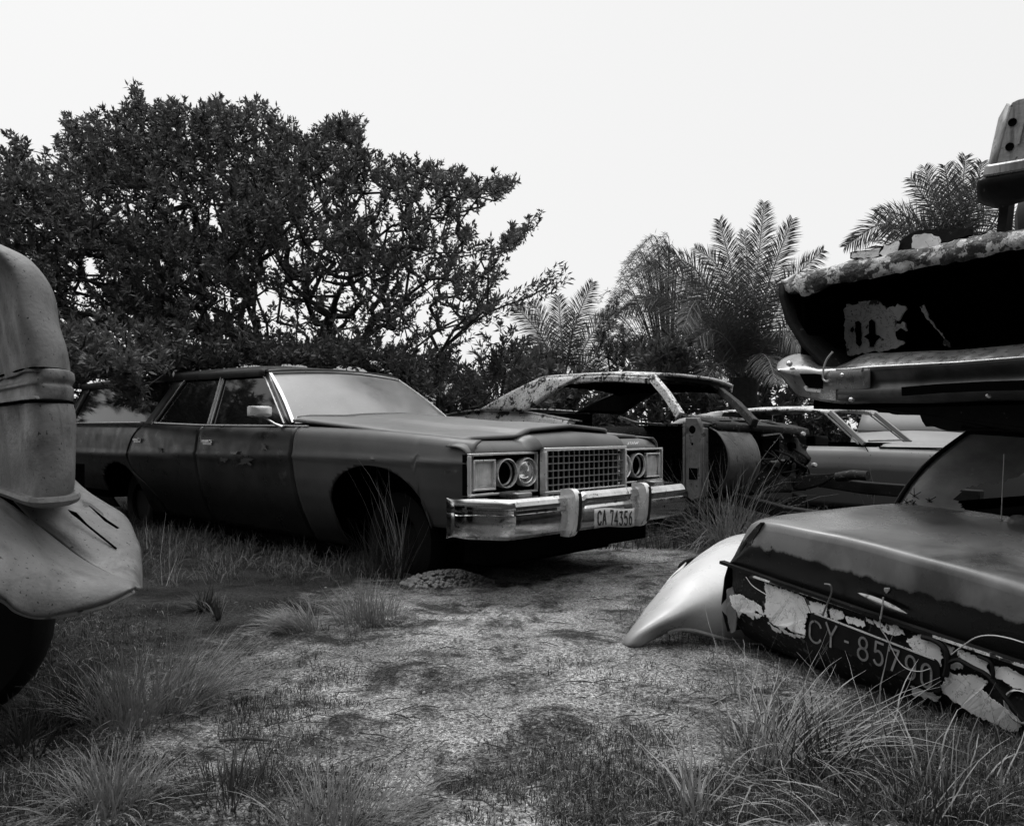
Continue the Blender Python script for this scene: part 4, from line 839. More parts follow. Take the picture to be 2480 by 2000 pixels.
    M2 = [(520, 704), (640, 700), (800, 690), (1000, 678), (1300, 662), (1560, 648), (1800, 630), (2153, 603), (2600, 565)]
    B2 = [(520, 980), (640, 990), (800, 985), (1000, 985), (1300, 985), (1560, 975), (1800, 965), (2153, 960), (2600, 950)]
    D2 = [(a, lerp(b, d, .42)) for (a, b), (c, d) in zip(M2, B2)]
    q.loft([[hb(x, y - 6, .12) for x, y in T2], [hb(x, y, .02) for x, y in T2], [hb((a + c) / 2, (b + d) / 2, -.06) for (a, b), (c, d) in zip(T2, M2)], [hb(x, y, -.105) for x, y in M2]], 4, 4); q.build('bumper_lip', M['scuffed'], bo, solid=.004, ang=60)
    q = MB(); q.loft([[hb(x, y, -.104) for x, y in M2], [hb(x, y, -.07) for x, y in D2], [hb(x, y, -.09) for x, y in [(a, lerp(b, d, .75)) for (a, b), (c, d) in zip(M2, B2)]], [hb(x, y, -.02) for x, y in B2]], 4, 4); q.build('bumper_blade', mat('dark_bumper_face', .05, .35, .5, var=.6, vs_=10, stretch=(1, 1, .25), bump=(40, .2)), bo, solid=.004)
    q = MB(); q.poly([hb(x, y, -.125) for x, y in ((200, 735), (330, 735), (395, 745), (395, 865), (285, 858), (250, 830))], (0, .01, 0)); q.build('bumper_slot', M['black'], bo)
    q = MB(); q.path([hb(x, y, -.13) for x, y in ((252, 845), (268, 872), (330, 882), (392, 888))], .012, .012); q.build('slot_lip', M['trim'], bo)
    q = MB(); q.path([hb(x, y, -.115) for x, y in ((1100, 890), (1400, 865), (1800, 845), (2153, 835))], .02, .035); q.build('blade_groove', M['black'], bo)
    for x, y, r in ((110, 648, .010), (575, 748, .008), (650, 960, .008), (1840, 925, .006)):
        q = MB(); q.lathe(hb(x, y, -.105), (0, -1, .3), [(r * 1.3, -.01), (r * 1.2, .005), (r * .6, .010), (.0001, .011)], 12); q.build('bolt', M['trim'], bo)
    q = MB(); q.tube(spline([hb(x, y, -.12) for x, y in ((490, 545), (440, 610), (412, 690), (405, 770), (425, 800), (455, 798))], 5), .0045, 7); q.build('bent_hook', M['wire'], bo)
    # ragged underside hanging over the saloon
    q = MB(); P = [(240, 985), (640, 985), (1000, 985), (1400, 990), (2153, 960), (2500, 950), (2500, 1230), (2153, 1240), (1900, 1210), (1790, 1190), (1690, 1190), (1610, 1180), (1600, 1220), (1480, 1235), (1420, 1210), (1350, 1180), (1300, 1190), (1250, 1090), (900, 1075), (820, 1040), (700, 1015), (500, 1000)]
    q.poly(jag([UF.hit(*zC(x, y), 'b', .15) for x, y in P], .02, .008, 30), (0, .5, 0)); q.build('underside', M['shell'], car, smooth=False)
    return car
build_upper()
def build_top():
    fr = Frame(at(2408, 405, 3.15) , (.562, -.827, 0), (.827, .562, 0)); t = empty('ribbed_tail_panel', fr.M)
    tag(t, 'weathered ribbed metal box end with two round holes, on a post atop the stacked wrecks', 'scrap panel')
    h = lambda x, y, b=0: fr.hit(*zD(x, y), 'b', b)
    q = MB(); q.poly(jag([h(x, y) for x, y in ((900, 808), (950, 610), (1000, 420), (1048, 225), (1075, 185), (1250, 120), (1420, 80), (1420, 690), (1184, 745))], .02, .0035, 40), (0, .04, 0)); f = q.build('front_sheet', M['panel'], t, bevel=.004)
    q = MB(); q.rows([[h(x, y, b) for x, y in ((898, 812), (948, 615), (1000, 420), (1046, 228))] for b in (-.004,)] + [[h(x, y, .05) for x, y in ((832, 840), (880, 600), (940, 340), (1018, 200))]]); q.rows([[h(x, y, .05) for x, y in ((832, 840), (880, 600), (940, 340), (1018, 200))], [h(x, y, .3) for x, y in ((840, 835), (886, 600), (945, 345), (1020, 205))]]); q.build('side_sheet', M['panel'], t, solid=.01)
    for x, y in ((1072, 380), (1045, 614)): q = MB(); q.lathe(h(x, y, -.003), (0, 1, 0), [(.0001, 0), (.012, 0), (.015, -.002), (.016, .004)], 18); q.build('round_hole', M['black'], f)
    q = MB(); q.path([h(x, y, -.006) for x, y in ((1125, 590), (1145, 500), (1170, 390))], .006, .012); q.build('pressed_rib', M['panel'], f)
    q = MB(); q.path([h(840, 850, -.01), h(890, 850, -.02), h(1184, 800, -.02), h(1420, 745, -.02)], .05, .05); q.build('lower_moulding', M['scuffed'], t, bevel=.01)
    q = MB(); q.loft([[h(818, 905, .0), h(900, 880, -.01), h(1184, 830, -.01), h(1420, 780, -.01)], [h(806, 1000, .03), h(900, 1000, .02), h(1184, 960, .02), h(1420, 920, .02)], [h(812, 1072, .08), h(960, 1125, .08), h(1184, 1055, .08), h(1420, 1010, .08)]], 2, 2); q.build('dark_valance', M['shell'], t, solid=.04)
    q = MB(); q.path([h(1030, 1100, .12), h(1015, 1250, .12), h(990, 1450, .12)], .035, .05, (0, 1, 0)); q.build('prop_post', M['shell'], t)
    c = at(2535, 610, 3.45); q = MB(); q.lathe(c, (.75, -.65, .12), [(.12, -.07), (.20, -.08), (.245, -.06), (.255, 0), (.245, .06), (.20, .08), (.12, .07), (.11, 0), (.12, -.07)], 40)
    tag(q.build('tyre', M['rub']), 'black tyre leaning behind the ribbed tail panel at the right edge', 'tyre')
build_top()
# ------------------------------------------------------------------ loose wing on the ground
def build_wing():
    zE = lambda x, y: (1480 + x / 4.692, 1250 + y / 4.692)
    O = gat(1700, 1560); O.z = 0; t = empty('loose_wing', Matrix.Translation(O)); tag(t, 'pale detached front wing lying on the gravel beside the peeling white tail', 'car wing')
    def p(x, y, Y): v = at(*zE(x, y), Y); return v - O
    q = MB()
    q.loft([[p(770, 600, 4.25), p(860, 560, 4.35), p(1000, 440, 4.45), p(1200, 300, 4.5), p(1440, 215, 4.5), p(1800, 180, 4.5)],
            [p(590, 790, 4.02), p(720, 680, 4.06), p(930, 520, 4.15), p(1180, 360, 4.22), p(1440, 270, 4.25), p(1800, 240, 4.25)],
            [p(430, 1000, 3.86), p(590, 900, 3.85), p(820, 720, 3.88), p(1100, 560, 3.92), p(1420, 480, 3.95), p(1800, 450, 3.95)],
            [p(270, 1200, 3.76), p(440, 1120, 3.72), p(740, 960, 3.72), p(1060, 830, 3.74), p(1400, 780, 3.76), p(1800, 760, 3.78)],
            [p(160, 1360, 3.70), p(320, 1300, 3.64), p(640, 1160, 3.64), p(1020, 1060, 3.68), p(1400, 1060, 3.70), p(1800, 1060, 3.72)],
            [p(118, 1450, 3.70), p(250, 1440, 3.62), p(560, 1290, 3.66), p(800, 1262, 3.70), p(1200, 1345, 3.72), p(1700, 1390, 3.74)],
            [p(122, 1480, 3.71), p(300, 1492, 3.63), p(520, 1375, 3.68), p(760, 1300, 3.73), p(1150, 1385, 3.75), p(1700, 1420, 3.77)]], 5, 5)
    q.build('outer_skin', M['white'], t, dent=.006, df=6, solid=.006, off=1, ang=180)
    q = MB(); q.tube(spline([p(640, 1325, 3.69), p(760, 1288, 3.70), p(950, 1300, 3.71), p(1200, 1368, 3.72), p(1400, 1410, 3.735), p(1700, 1420, 3.75)], 5), .009, 8); q.build('arch_lip', M['white'], t)
    q = MB(); q.loft([[p(600, 780, 4.06), p(700, 660, 4.12), p(800, 590, 4.2)], [p(640, 760, 4.2), p(720, 640, 4.25), p(850, 520, 4.3)]], 3, 3); q.build('inner_flange', M['white'], t, solid=.006)
    q = MB(); q.poly([p(762, 590, 4.28), p(780, 550, 4.28), p(830, 505, 4.3), p(900, 480, 4.34), p(990, 460, 4.4), p(900, 520, 4.36), p(830, 580, 4.3)], (0, .02, 0)); q.build('rubber_flap', M['rub'], t)
build_wing()
# ------------------------------------------------------------------ rounded truck nose at the left edge
def build_truck():
    z6 = lambda x, y: (x / 1.736, 550 + y / 1.736)
    O = Vector((-1.7, 2.7, 0)); t = empty('old_truck', Matrix.Translation(O)); tag(t, 'weathered grey rounded nose of an old truck with flared apron, cut by the left edge', 'truck')
    def lev(xr, z, sc=1.0, y0=2.42):
        X = (xr - 1240) / F * y0
        pts = [(-1.9, 1.9), (-1.15, 1.15), (-.62, .60), (-.30, .24), (-.12, .03), (-.035, -.045), (0, .0), (-.02, .10), (-.12, .28), (-.45, .70), (-1.2, 1.5)]
        return [Vector((X + a, y0 + b, z)) - O for a, b in pts]
    def zz(y, Y=2.42): return 1 - (y - HY) / F * Y
    q = MB(); q.loft([lev(-420, zz(505)), lev(-170, zz(530)), lev(0, zz(592)), lev(58, zz(631)), lev(92, zz(685)), lev(109, zz(763)), lev(124, zz(821)), lev(135, zz(884)), lev(140, zz(905))], 6, 5)
    q.build('bonnet_nose', M['truck'], t, dent=.012, df=6, solid=.01, off=1, ang=180)
    q = MB(); q.loft([lev(136, zz(890)), lev(146, zz(897)), lev(148, zz(915)), lev(142, zz(924)), lev(141, zz(930)), lev(146, zz(938)), lev(144, zz(962)), lev(136, zz(975))], 6, 3); q.build('raised_band', M['truck'], t, solid=.008, off=1, ang=60)
    q = MB(); q.loft([lev(140, zz(960)), lev(150, zz(1000)), lev(152, zz(1060)), lev(151, zz(1120)), lev(150, zz(1180)), lev(146, zz(1212))], 6, 4); q.build('nose_side', M['truck'], t, dent=.012, df=6, solid=.008, off=1, ang=180)
    q = MB(); q.tube([p + Vector((.0, -.0, 0)) for p in spline([v for v in lev(149, zz(1213))], 6)], .017, 8); q.build('bottom_bead', M['truck'], t)
    def p(x, y, Y): return at(*z6(x, y), Y) - O
    q = MB()                                         # far lobe of the apron
    q.loft([[p(150, 960, 3.0), p(265, 1022, 3.0), p(390, 1118, 3.02), p(525, 1215, 3.0), p(585, 1330, 2.9), p(604, 1440, 2.8), p(602, 1520, 2.72)],
            [p(130, 1040, 2.8), p(230, 1120, 2.8), p(350, 1215, 2.82), p(470, 1300, 2.80), p(545, 1390, 2.74), p(585, 1460, 2.70), p(598, 1522, 2.68)],
            [p(90, 1110, 2.66), p(190, 1200, 2.66), p(310, 1290, 2.68), p(420, 1370, 2.67), p(500, 1430, 2.64), p(560, 1480, 2.62), p(590, 1524, 2.62)],
            [p(60, 1150, 2.62), p(150, 1235, 2.62), p(250, 1320, 2.64), p(350, 1390, 2.63), p(450, 1440, 2.60), p(530, 1482, 2.58), p(575, 1515, 2.57)]], 6, 6)
    fa = q.build('apron_far_side', M['truck'], t, dent=.010, df=7, solid=.01, off=1, ang=180)
    q = MB()
    q.loft([[p(-500, 900, 2.5), p(-200, 1020, 2.5), p(40, 1165, 2.58), p(150, 1240, 2.61), p(255, 1325, 2.63), p(355, 1393, 2.62), p(455, 1443, 2.59), p(570, 1496, 2.56)],
            [p(-500, 1000, 2.3), p(-200, 1120, 2.32), p(10, 1230, 2.38), p(120, 1300, 2.42), p(220, 1375, 2.46), p(325, 1430, 2.48), p(440, 1470, 2.50), p(566, 1506, 2.53)],
            [p(-500, 1200, 2.16), p(-200, 1300, 2.18), p(0, 1380, 2.22), p(100, 1440, 2.26), p(200, 1480, 2.31), p(310, 1505, 2.37), p(430, 1515, 2.43), p(560, 1515, 2.51)],
            [p(-500, 1400, 2.12), p(-200, 1450, 2.13), p(0, 1530, 2.17), p(80, 1590, 2.21), p(170, 1615, 2.27), p(300, 1602, 2.33), p(430, 1570, 2.40), p(555, 1520, 2.50)],
            [p(-500, 1440, 2.16), p(-200, 1480, 2.17), p(0, 1560, 2.20), p(70, 1610, 2.24), p(165, 1636, 2.30), p(300, 1622, 2.36), p(440, 1588, 2.43), p(560, 1530, 2.52)]], 6, 6)
    na = q.build('apron_near_side', M['truck'], t, dent=.010, df=7, solid=.01, off=1, ang=180)
    q = MB(); q.tube(spline([p(-200, 1480, 2.17), p(0, 1562, 2.195), p(70, 1612, 2.235), p(165, 1638, 2.295), p(300, 1624, 2.355), p(440, 1590, 2.425), p(562, 1532, 2.515)], 5), .007, 6); q.build('folded_edge', M['panel'], na)
    for P in ([(285, 1188), (318, 1200), (345, 1228), (362, 1247), (420, 1294), (490, 1350), (486, 1354), (420, 1302), (356, 1250), (325, 1224), (300, 1206)], [(372, 1170), (400, 1192), (450, 1232), (500, 1265), (492, 1268), (440, 1236)]):
        q = MB(); pts = [p(x, y, 2.735 if P[0][0] < 300 else 2.80) for x, y in P]; q.poly(pts, (.0, .006, 0)); q.build('slot', M['black'], fa)
    q = MB(); q.tube([v + Vector((.004, -.004, 0)) for v in spline(lev(136, zz(893)), 6)], .003, 5); q.tube([v + Vector((.004, -.004, 0)) for v in spline(lev(138, zz(972)), 6)], .006, 5); q.build('band_seam', M['black'], t)
    if 0: q = MB(); q.tube(spline([Vector(lev(x_, zz(y_))[6]) + Vector((-.035, -.05, 0)) for x_, y_ in ((141, 985), (150, 1040), (152, 1120), (150, 1200))], 5), .004, 5); q.build('corner_seam', M['black'], t)
    q = MB(); q.lathe((-.27, .02, .35), (.35, -1, 0), [(.0001, .06), (.19, .05), (.21, .09), (.33, .09), (.365, .06), (.38, 0), (.37, -.07), (.3, -.1)], 32); q.build('wheel', M['rub'], t)  # dark wheel added to fill the shade under the apron
    q = MB(); q.bar((-.35, .55, .62), (-1.7, 1.9, .62), .6, .45); q.bar((-.9, .6, .17), (-2.1, 1.7, .17), .9, .34); q.build('chassis_and_shade_block', M['black'], t)  # low black block added to stand in for shade beneath the truck
build_truck()

# ------------------------------------------------------------------ leaves, trees
def leaf(mb, p, d, l, w, nrm=None):
    n = d.cross(nrm if nrm else Vector((U(-1, 1), U(-1, 1), U(-1, 1))))
    if n.length < 1e-4: return
    n = n.normalized() * w / 2; m = p + d * l * .45; i = len(mb.v)
    mb.v += [tuple(p), tuple(m + n), tuple(p + d * l), tuple(m - n)]; mb.f.append((i, i + 1, i + 2, i + 3))
def rnd():
    while 1:
        v = Vector((U(-1, 1), U(-1, 1), U(-1, 1)))
        if .05 < v.length < 1: return v.normalized()
def inpoly2(x, y, P):
    c = False
    for i in range(len(P)):
        (x0, y0), (x1, y1) = P[i], P[i - 1]
        if (y0 > y) != (y1 > y) and x < (x1 - x0) * (y - y0) / (y1 - y0) + x0: c = not c
    return c
def tree(name, label, cat, roots, tips, lm, nleaf=26, ll=(.08, .15), lw=.022, rad=.03, group=None, minr=.004, shoot=.22, dirs=None):
    """roots: chains of points from the ground; tips: shoot positions. Each shoot joins the nearest wood nearer the root."""
    t = empty(name, Matrix.Translation(roots[0][0])); tag(t, label, cat, group); O = roots[0][0]
    P, par = [], []
    for ch in roots:
        for i, p in enumerate(ch): P.append(p); par.append(len(P) - 2 if i else -1)
    base = Vector((O.x, O.y, max(O.z, .2))); order = sorted(tips, key=lambda p: (p - base).length)
    from mathutils import kdtree
    n0 = len(P); start = {}
    for tp in order:
        best = None; bd = 1e9
        for k in range(len(P)):
            v = tp - P[k]; d = v.length + .55 * (P[k] - base).length * .35
            if v.z < -.1: d += .25
            if d < bd: bd = d; best = k
        a = P[best]; v = tp - a
        if v.length > .5:                           # a bent twig in between
            n = int(v.length / .32); prev = best
            for i in range(1, n):
                f = i / n; q = a.lerp(tp, f) + Vector((U(-.05, .05), U(-.05, .05), .10 * sin(pi * f) * v.length * .3 + U(-.04, .04))); P.append(q); par.append(prev); prev = len(P) - 1
            P.append(tp); par.append(prev)
        else: P.append(tp); par.append(best)
    wgt = [1] * len(P)
    for i in range(len(P) - 1, -1, -1):
        if par[i] >= 0: wgt[par[i]] += wgt[i]
    rr = [minr * (w ** .39) + minr * .3 for w in wgt]
    mx = max(rr); k_ = rad / mx
    rr = [max(minr, r * (k_ if k_ > 1 else 1)) if 0 else r for r in rr]
    mb = MB()
    for i in range(len(P)):
        if par[i] >= 0: mb.tube([P[par[i]] - O, P[i] - O], [min(rr[par[i]], rr[i] * 1.7), rr[i]], 5, cap=False)
    mb.build('trunk', M['bark'], t)
    lb = MB()
    for tp in order:
        b = par[P.index(tp)] if False else None
        ax = (rnd() * .7 + (tp - base).normalized() * .7 + Vector((0, 0, .35))).normalized()
        L = shoot * U(.6, 1.3)
        for j in range(nleaf):
            f = R() ** .7; c = tp - O + ax * (f - .35) * L
            d = (rnd() + ax * lerp(.25, 1.1, f)).normalized(); leaf(lb, c, d, U(*ll), lw * U(.7, 1.3), None)
    lb.build('crown', lm, t, smooth=False)
    return t
# the big bushy tree behind the wagon
crown = [(-260, 520), (-120, 430), (0, 435), (15, 380), (25, 322), (60, 345), (90, 395), (150, 330), (160, 290), (205, 300), (240, 268), (270, 290), (310, 250), (330, 214), (350, 250), (400, 268), (440, 255), (455, 290), (500, 262), (525, 240), (560, 275), (610, 262), (640, 256), (660, 290), (705, 312), (725, 345), (760, 340), (790, 310), (860, 300), (885, 318), (870, 360), (900, 390), (940, 392), (1000, 408), (1050, 408), (1110, 422), (1130, 445), (1165, 460), (1200, 440), (1235, 448), (1220, 480), (1170, 500), (1130, 530), (1150, 560), (1120, 600), (1160, 610), (1200, 590), (1250, 555), (1310, 530), (1300, 560), (1250, 600), (1200, 640), (1210, 680), (1170, 700), (1230, 720), (1180, 760), (1130, 800), (1090, 880), (1060, 950), (1000, 960), (950, 900), (860, 880), (760, 870), (600, 872), (480, 885), (400, 900), (345, 905), (310, 955), (280, 905), (150, 915), (60, 930), (-260, 1000)]
tips = []; tries = 0
while len(tips) < 7400 and tries < 120000:
    tries += 1; px, py = U(-250, 1320), U(205, 1030)
    if not inpoly2(px, py, crown): continue
    n1 = noise.noise((px * .007, py * .009, 2)) + .5 * noise.noise((px * .02, py * .02, 8))
    keep = .85 + n1 * 1.1
    dx, dy = (px - 860) / 270, (py - 770) / 110
    if dx * dx + dy * dy < 1: keep *= .34 + .7 * max(0, (py - 840) / 60)
    dx, dy = (px - 420) / 330, (py - 770) / 120
    if dx * dx + dy * dy < 1: keep *= .75
    if px > 1000 and py > 480: keep *= .55
    if px > 620: keep *= .80
    if py > 855: keep *= 1.5
    if R() > keep: continue
    edge = min(1, (py - 200) / 330); Y = 10.6 + (U(-1, 1)) * (.5 + 1.5 * edge)
    if py > 800 and px < 450: Y = U(6.7, 8.6) if px < 330 else U(7.9, 9.4)
    elif py > 800: Y = U(8.4, 10.4) + (.8 if px > 600 else 0)
    if px > 900: Y = min(Y, 11) + .2
    tips.append(at(px, py, Y))
for _ in range(330):
    px = U(300, 1040); py = interp([(300, 905), (430, 900), (560, 885), (700, 876), (850, 884), (950, 905), (1040, 960)], px) - U(-4, 45)
    tips.append(at(px, py, U(8.3, 9.4)))
for _ in range(30): tips.append(at(U(150, 420), U(870, 905), U(6.6, 7.9)))
for _ in range(26): tips.append(at(U(315, 345), U(930, 985), U(6.8, 7.4)))
roots = [[at(800, 1096, 10.8) * 1, at(760, 985, 10.8), at(770, 900, 10.7), at(850, 855, 10.6), at(920, 790, 10.6), at(985, 740, 10.5), at(1050, 690, 10.5), at(1110, 640, 10.5)],
         [at(760, 985, 10.8), at(640, 850, 10.8), at(600, 740, 10.7), at(560, 620, 10.7), at(520, 500, 10.6), at(500, 380, 10.6)],
         [at(770, 900, 10.7), at(790, 780, 10.7), at(830, 690, 10.6), at(850, 570, 10.7), at(830, 440, 10.7)],
         [at(560, 1090, 11), at(520, 930, 11), at(420, 800, 10.9), at(330, 690, 10.8), at(230, 560, 10.7)],
         [at(430, 1090, 11.2), at(380, 920, 11), at(250, 800, 10.9), at(120, 700, 10.8), at(0, 600, 10.8)],
         [at(850, 960, 10.4), at(905, 900, 10.3), at(985, 860, 10.2), at(1060, 800, 10.2), at(1130, 780, 10.2)]]
for ch in roots: 
    if ch[0].z < .5: ch[0].z = 0
tree('bushy_tree', 'big dark wind-blown tree spreading low over the roof of the station wagon', 'tree', roots, tips, M['leaf'], 30, (.04, .095), .024, .16)
def bush(label, box, Yr, n, lm, name='leafy_shrub', nl=24, group=None, ll=(.07, .13), lw=.024, base=None, dens=None, cat='shrub', shoot=.2):
    x0, y0, x1, y1 = box; tp = []
    k = 0
    while len(tp) < n and k < n * 20:
        k += 1; a, b = U(-1, 1), R(); px = lerp(x0, x1, (a + 1) / 2); py = lerp(y1, y0, b)
        if abs(a) > 1 - .75 * b ** 1.6 + .22 * noise.noise((px * .02, py * .02, 4)): continue
        if R() > .7 + noise.noise((px * .015, py * .015, 11)): continue
        tp.append(at(px, py, U(*Yr)))
    Ym = sum(Yr) / 2; xb = base or (x0 + x1) / 2; g0 = at(xb, 1100, Ym); g0.z = 0
    return tree(name, label, cat, [[g0, at(xb + U(-20, 20), lerp(1080, y1, .6), Ym), at(xb + U(-30, 30), lerp(y0, y1, .5), Ym)]], tp, lm, nl, ll, lw, .04, group, shoot=shoot)
bush('dark leafy shrub between the big tree and the roof of the stripped coupe', (1090, 800, 1340, 985), (9.6, 10.8), 110, M['leaf'])
bush('small upright dark sapling between the two nearer palms', (1425, 745, 1540, 930), (13, 13.6), 70, M['leaf'], 'sapling', 20, cat='sapling')
for bx, yr, n in (((1120, 865, 1480, 1060), (12, 13), 130), ((1400, 850, 1800, 1070), (12, 13.4), 150), ((1700, 830, 2060, 1080), (13.5, 15), 150), ((1980, 690, 2330, 1090), (13.5, 15), 200), ((2200, 640, 2620, 1090), (14, 15.5), 170), ((-300, 850, 330, 1100), (10.5, 12), 170), ((880, 900, 1260, 1080), (12, 13), 90)):
    bush('dark leafy shrub in the tangle behind the wrecks', bx, yr, int(n * 2.2), M['leaf'], nl=34, group='shrubs in the tangle behind the wrecks', ll=(.10, .17), lw=.04, shoot=.3)
# thin outer twigs with tufts, right of the big tree
tw = empty('leaning_branch', Matrix.Translation(at(1150, 800, 10))); tag(tw, 'thin leaning sapling with a tufted tip over the small palm', 'sapling'); O = at(1150, 800, 10)
mb = MB(); lb = MB(); pth = spline([at(1060, 860, 10.2), at(1120, 800, 10), at(1200, 750, 10), at(1290, 715, 9.9), at(1352, 668, 9.9)], 8)
g0 = at(1060, 1000, 10.3); g0.z = 0
mb.tube([g0 - O] + [p - O for p in pth], [.03] + [lerp(.02, .005, i / len(pth)) for i in range(len(pth))], 6); mb.build('trunk', M['bark'], tw)
for i, p in enumerate(pth[10:]):
    for j in range(26 if i > 8 else 16): leaf(lb, p - O + rnd() * .14, (rnd() + Vector((.8, 0, .6))).normalized(), U(.07, .12), .022)
lb.build('crown', M['leaf'], tw, smooth=False)
# ------------------------------------------------------------------ palms
def palm(label, fronds, base, Y, trunk_r, fl=.34, name='date_palm', blend=1):
    O = at(*base, Y); g0 = O.copy(); g0.z = 0; t = empty(name, Matrix.Translation(g0)); tag(t, label, 'palm')
    q = MB(); H_ = O.z
    q.lathe((0, 0, 0), (0, 0, 1), [(trunk_r * (1 + .12 * (k % 2)) * (1.2 if k < 2 else 1), H_ * k / 14) for k in range(15)], 12); q.build('trunk', M['bark'], t)
    for pts, dy in fronds:
        n = len(pts) - 1; P = spline([at(px, py, Y + dy * (i / n) ** 1.2) - g0 for i, (px, py) in enumerate(pts)], 9); m = len(P)
        r = MB(); r.tube(P, [lerp(.020, .003, i / m) for i in range(m)], 5); fo = r.build('frond_rib', M['palmrib'], t)
        lb = MB(); Ls = [0]
        for a, b in zip(P, P[1:]): Ls.append(Ls[-1] + (b - a).length)
        N = int(Ls[-1] / .017)
        side0 = Vector((0, 1, 0)); 
        for k in range(N):
            f = .10 + .90 * k / N; s_ = f * Ls[-1]; i = max(j for j in range(m) if Ls[j] <= s_ + 1e-9); i = min(i, m - 2)
            p = P[i].lerp(P[i + 1], (s_ - Ls[i]) / max(1e-6, Ls[i + 1] - Ls[i])); d = (P[i + 1] - P[i]).normalized()
            sd_ = d.cross(Vector((0, -1, 0))).normalized() if abs(d.y) < .9 else Vector((1, 0, 0)); up = sd_.cross(d)
            L = fl * 1.3 * (sin(pi * min(1, f * .86 + .12)) ** .55) * U(.85, 1.12)
            for sg in (-1, 1):
                dd = (d * lerp(.62, 1.25, f) + sd_ * sg * U(.85, 1.0) + up * U(-.3, .7) + Vector((0, 0, -.28)) + rnd() * .16).normalized()
                w = .014; nn = dd.cross(up + rnd() * .5); 
                if nn.length < 1e-3: continue
                nn = nn.normalized() * w / 2; i0 = len(lb.v); tip = p + dd * L + Vector((0, 0, -.12 * L)); md = p + dd * L * .5
                lb.v += [tuple(p - nn * .5), tuple(p + nn * .5), tuple(md + nn), tuple(md - nn), tuple(tip)]; lb.f += [(i0, i0 + 1, i0 + 2, i0 + 3), (i0 + 3, i0 + 2, i0 + 4)]
        lb.build('leaflets', M['palmleaf'], fo, smooth=False)
palm('large date palm with tall upright fronds behind the roofs of the two coupes', [
 ([(1805, 900), (1815, 780), (1833, 662), (1851, 490)], .2), ([(1795, 900), (1785, 770), (1770, 650), (1742, 532)], -.5), ([(1800, 900), (1805, 780), (1812, 660), (1802, 560)], .8),
 ([(1815, 900), (1840, 780), (1870, 660), (1920, 530)], -.4), ([(1790, 900), (1775, 780), (1740, 650), (1682, 600)], .5), ([(1790, 900), (1755, 790), (1690, 660), (1600, 605)], -.7),
 ([(1785, 900), (1740, 770), (1660, 680), (1568, 640)], .4), ([(1780, 905), (1690, 800), (1600, 720), (1506, 756)], -.6), ([(1775, 910), (1745, 800), (1690, 728), (1652, 800)], -1.4),
 ([(1820, 900), (1860, 800), (1910, 690), (1995, 605)], .6), ([(1825, 905), (1890, 830), (1950, 760), (2040, 740)], .2), ([(1780, 910), (1690, 840), (1600, 815), (1500, 850)], .6),
 ([(1780, 920), (1700, 880), (1620, 870), (1540, 905)], -.6), ([(1825, 915), (1880, 880), (1940, 860), (2010, 900)], -.5), ([(1800, 910), (1780, 850), (1730, 800), (1670, 830)], -1.0),
 ([(1820, 910), (1850, 840), (1890, 800), (1950, 850)], -1.2), ([(1790, 910), (1760, 880), (1730, 890), (1700, 940)], -1.4), ([(1810, 910), (1835, 860), (1860, 870), (1880, 930)], -1.5),
 ([(1800, 905), (1800, 800), (1790, 720), (1770, 680)], -1.0), ([(1810, 905), (1830, 800), (1850, 730), (1880, 690)], -1.0), ([(1780, 900), (1720, 800), (1650, 740), (1570, 720)], .9)], (1800, 915), 13, .22, .35)
palm('small date palm in the gap between the big tree and the large palm', [
 ([(1358, 915), (1335, 860), (1300, 800), (1243, 735)], -.3), ([(1362, 915), (1362, 850), (1358, 790), (1352, 716)], .3), ([(1368, 915), (1380, 840), (1400, 765), (1436, 682)], -.2),
 ([(1372, 915), (1405, 860), (1440, 800), (1500, 738)], .4), ([(1355, 915), (1320, 880), (1275, 850), (1215, 860)], .3), ([(1372, 918), (1420, 880), (1480, 850), (1560, 862)], -.3),
 ([(1360, 915), (1340, 850), (1320, 790), (1290, 730)], .8), ([(1366, 915), (1378, 860), (1385, 810), (1392, 760)], -.8), ([(1355, 918), (1310, 900), (1270, 905), (1230, 930)], -.4), ([(1372, 918), (1410, 900), (1450, 900), (1490, 930)], -.5)], (1364, 925), 14, .15, .30)
palm('tall date palm whose top shows above the stacked wreck', [
 ([(2300, 600), (2275, 550), (2245, 490), (2205, 430)], -.2), ([(2305, 600), (2285, 540), (2260, 470), (2238, 405)], .3), ([(2312, 600), (2308, 540), (2298, 470), (2288, 400)], -.3),
 ([(2320, 600), (2325, 530), (2332, 450), (2338, 378)], .2), ([(2328, 600), (2345, 540), (2362, 470), (2378, 392)], -.2), ([(2335, 600), (2365, 550), (2400, 500), (2432, 480)], .3),
 ([(2298, 602), (2240, 550), (2180, 520), (2118, 515)], -.3), ([(2295, 605), (2210, 560), (2130, 545), (2045, 598)], .1), ([(2296, 606), (2230, 590), (2160, 590), (2090, 640)], -.4),
 ([(2338, 602), (2390, 560), (2440, 540), (2500, 560)], -.3), ([(2310, 600), (2296, 550), (2272, 490), (2262, 440)], -.8), ([(2322, 600), (2330, 550), (2345, 500), (2360, 440)], -.7), ([(2305, 603), (2255, 570), (2200, 552), (2140, 560)], .7), ([(2315, 600), (2318, 550), (2310, 480), (2318, 430)], .8)], (2315, 615), 11.5, .17, .30)
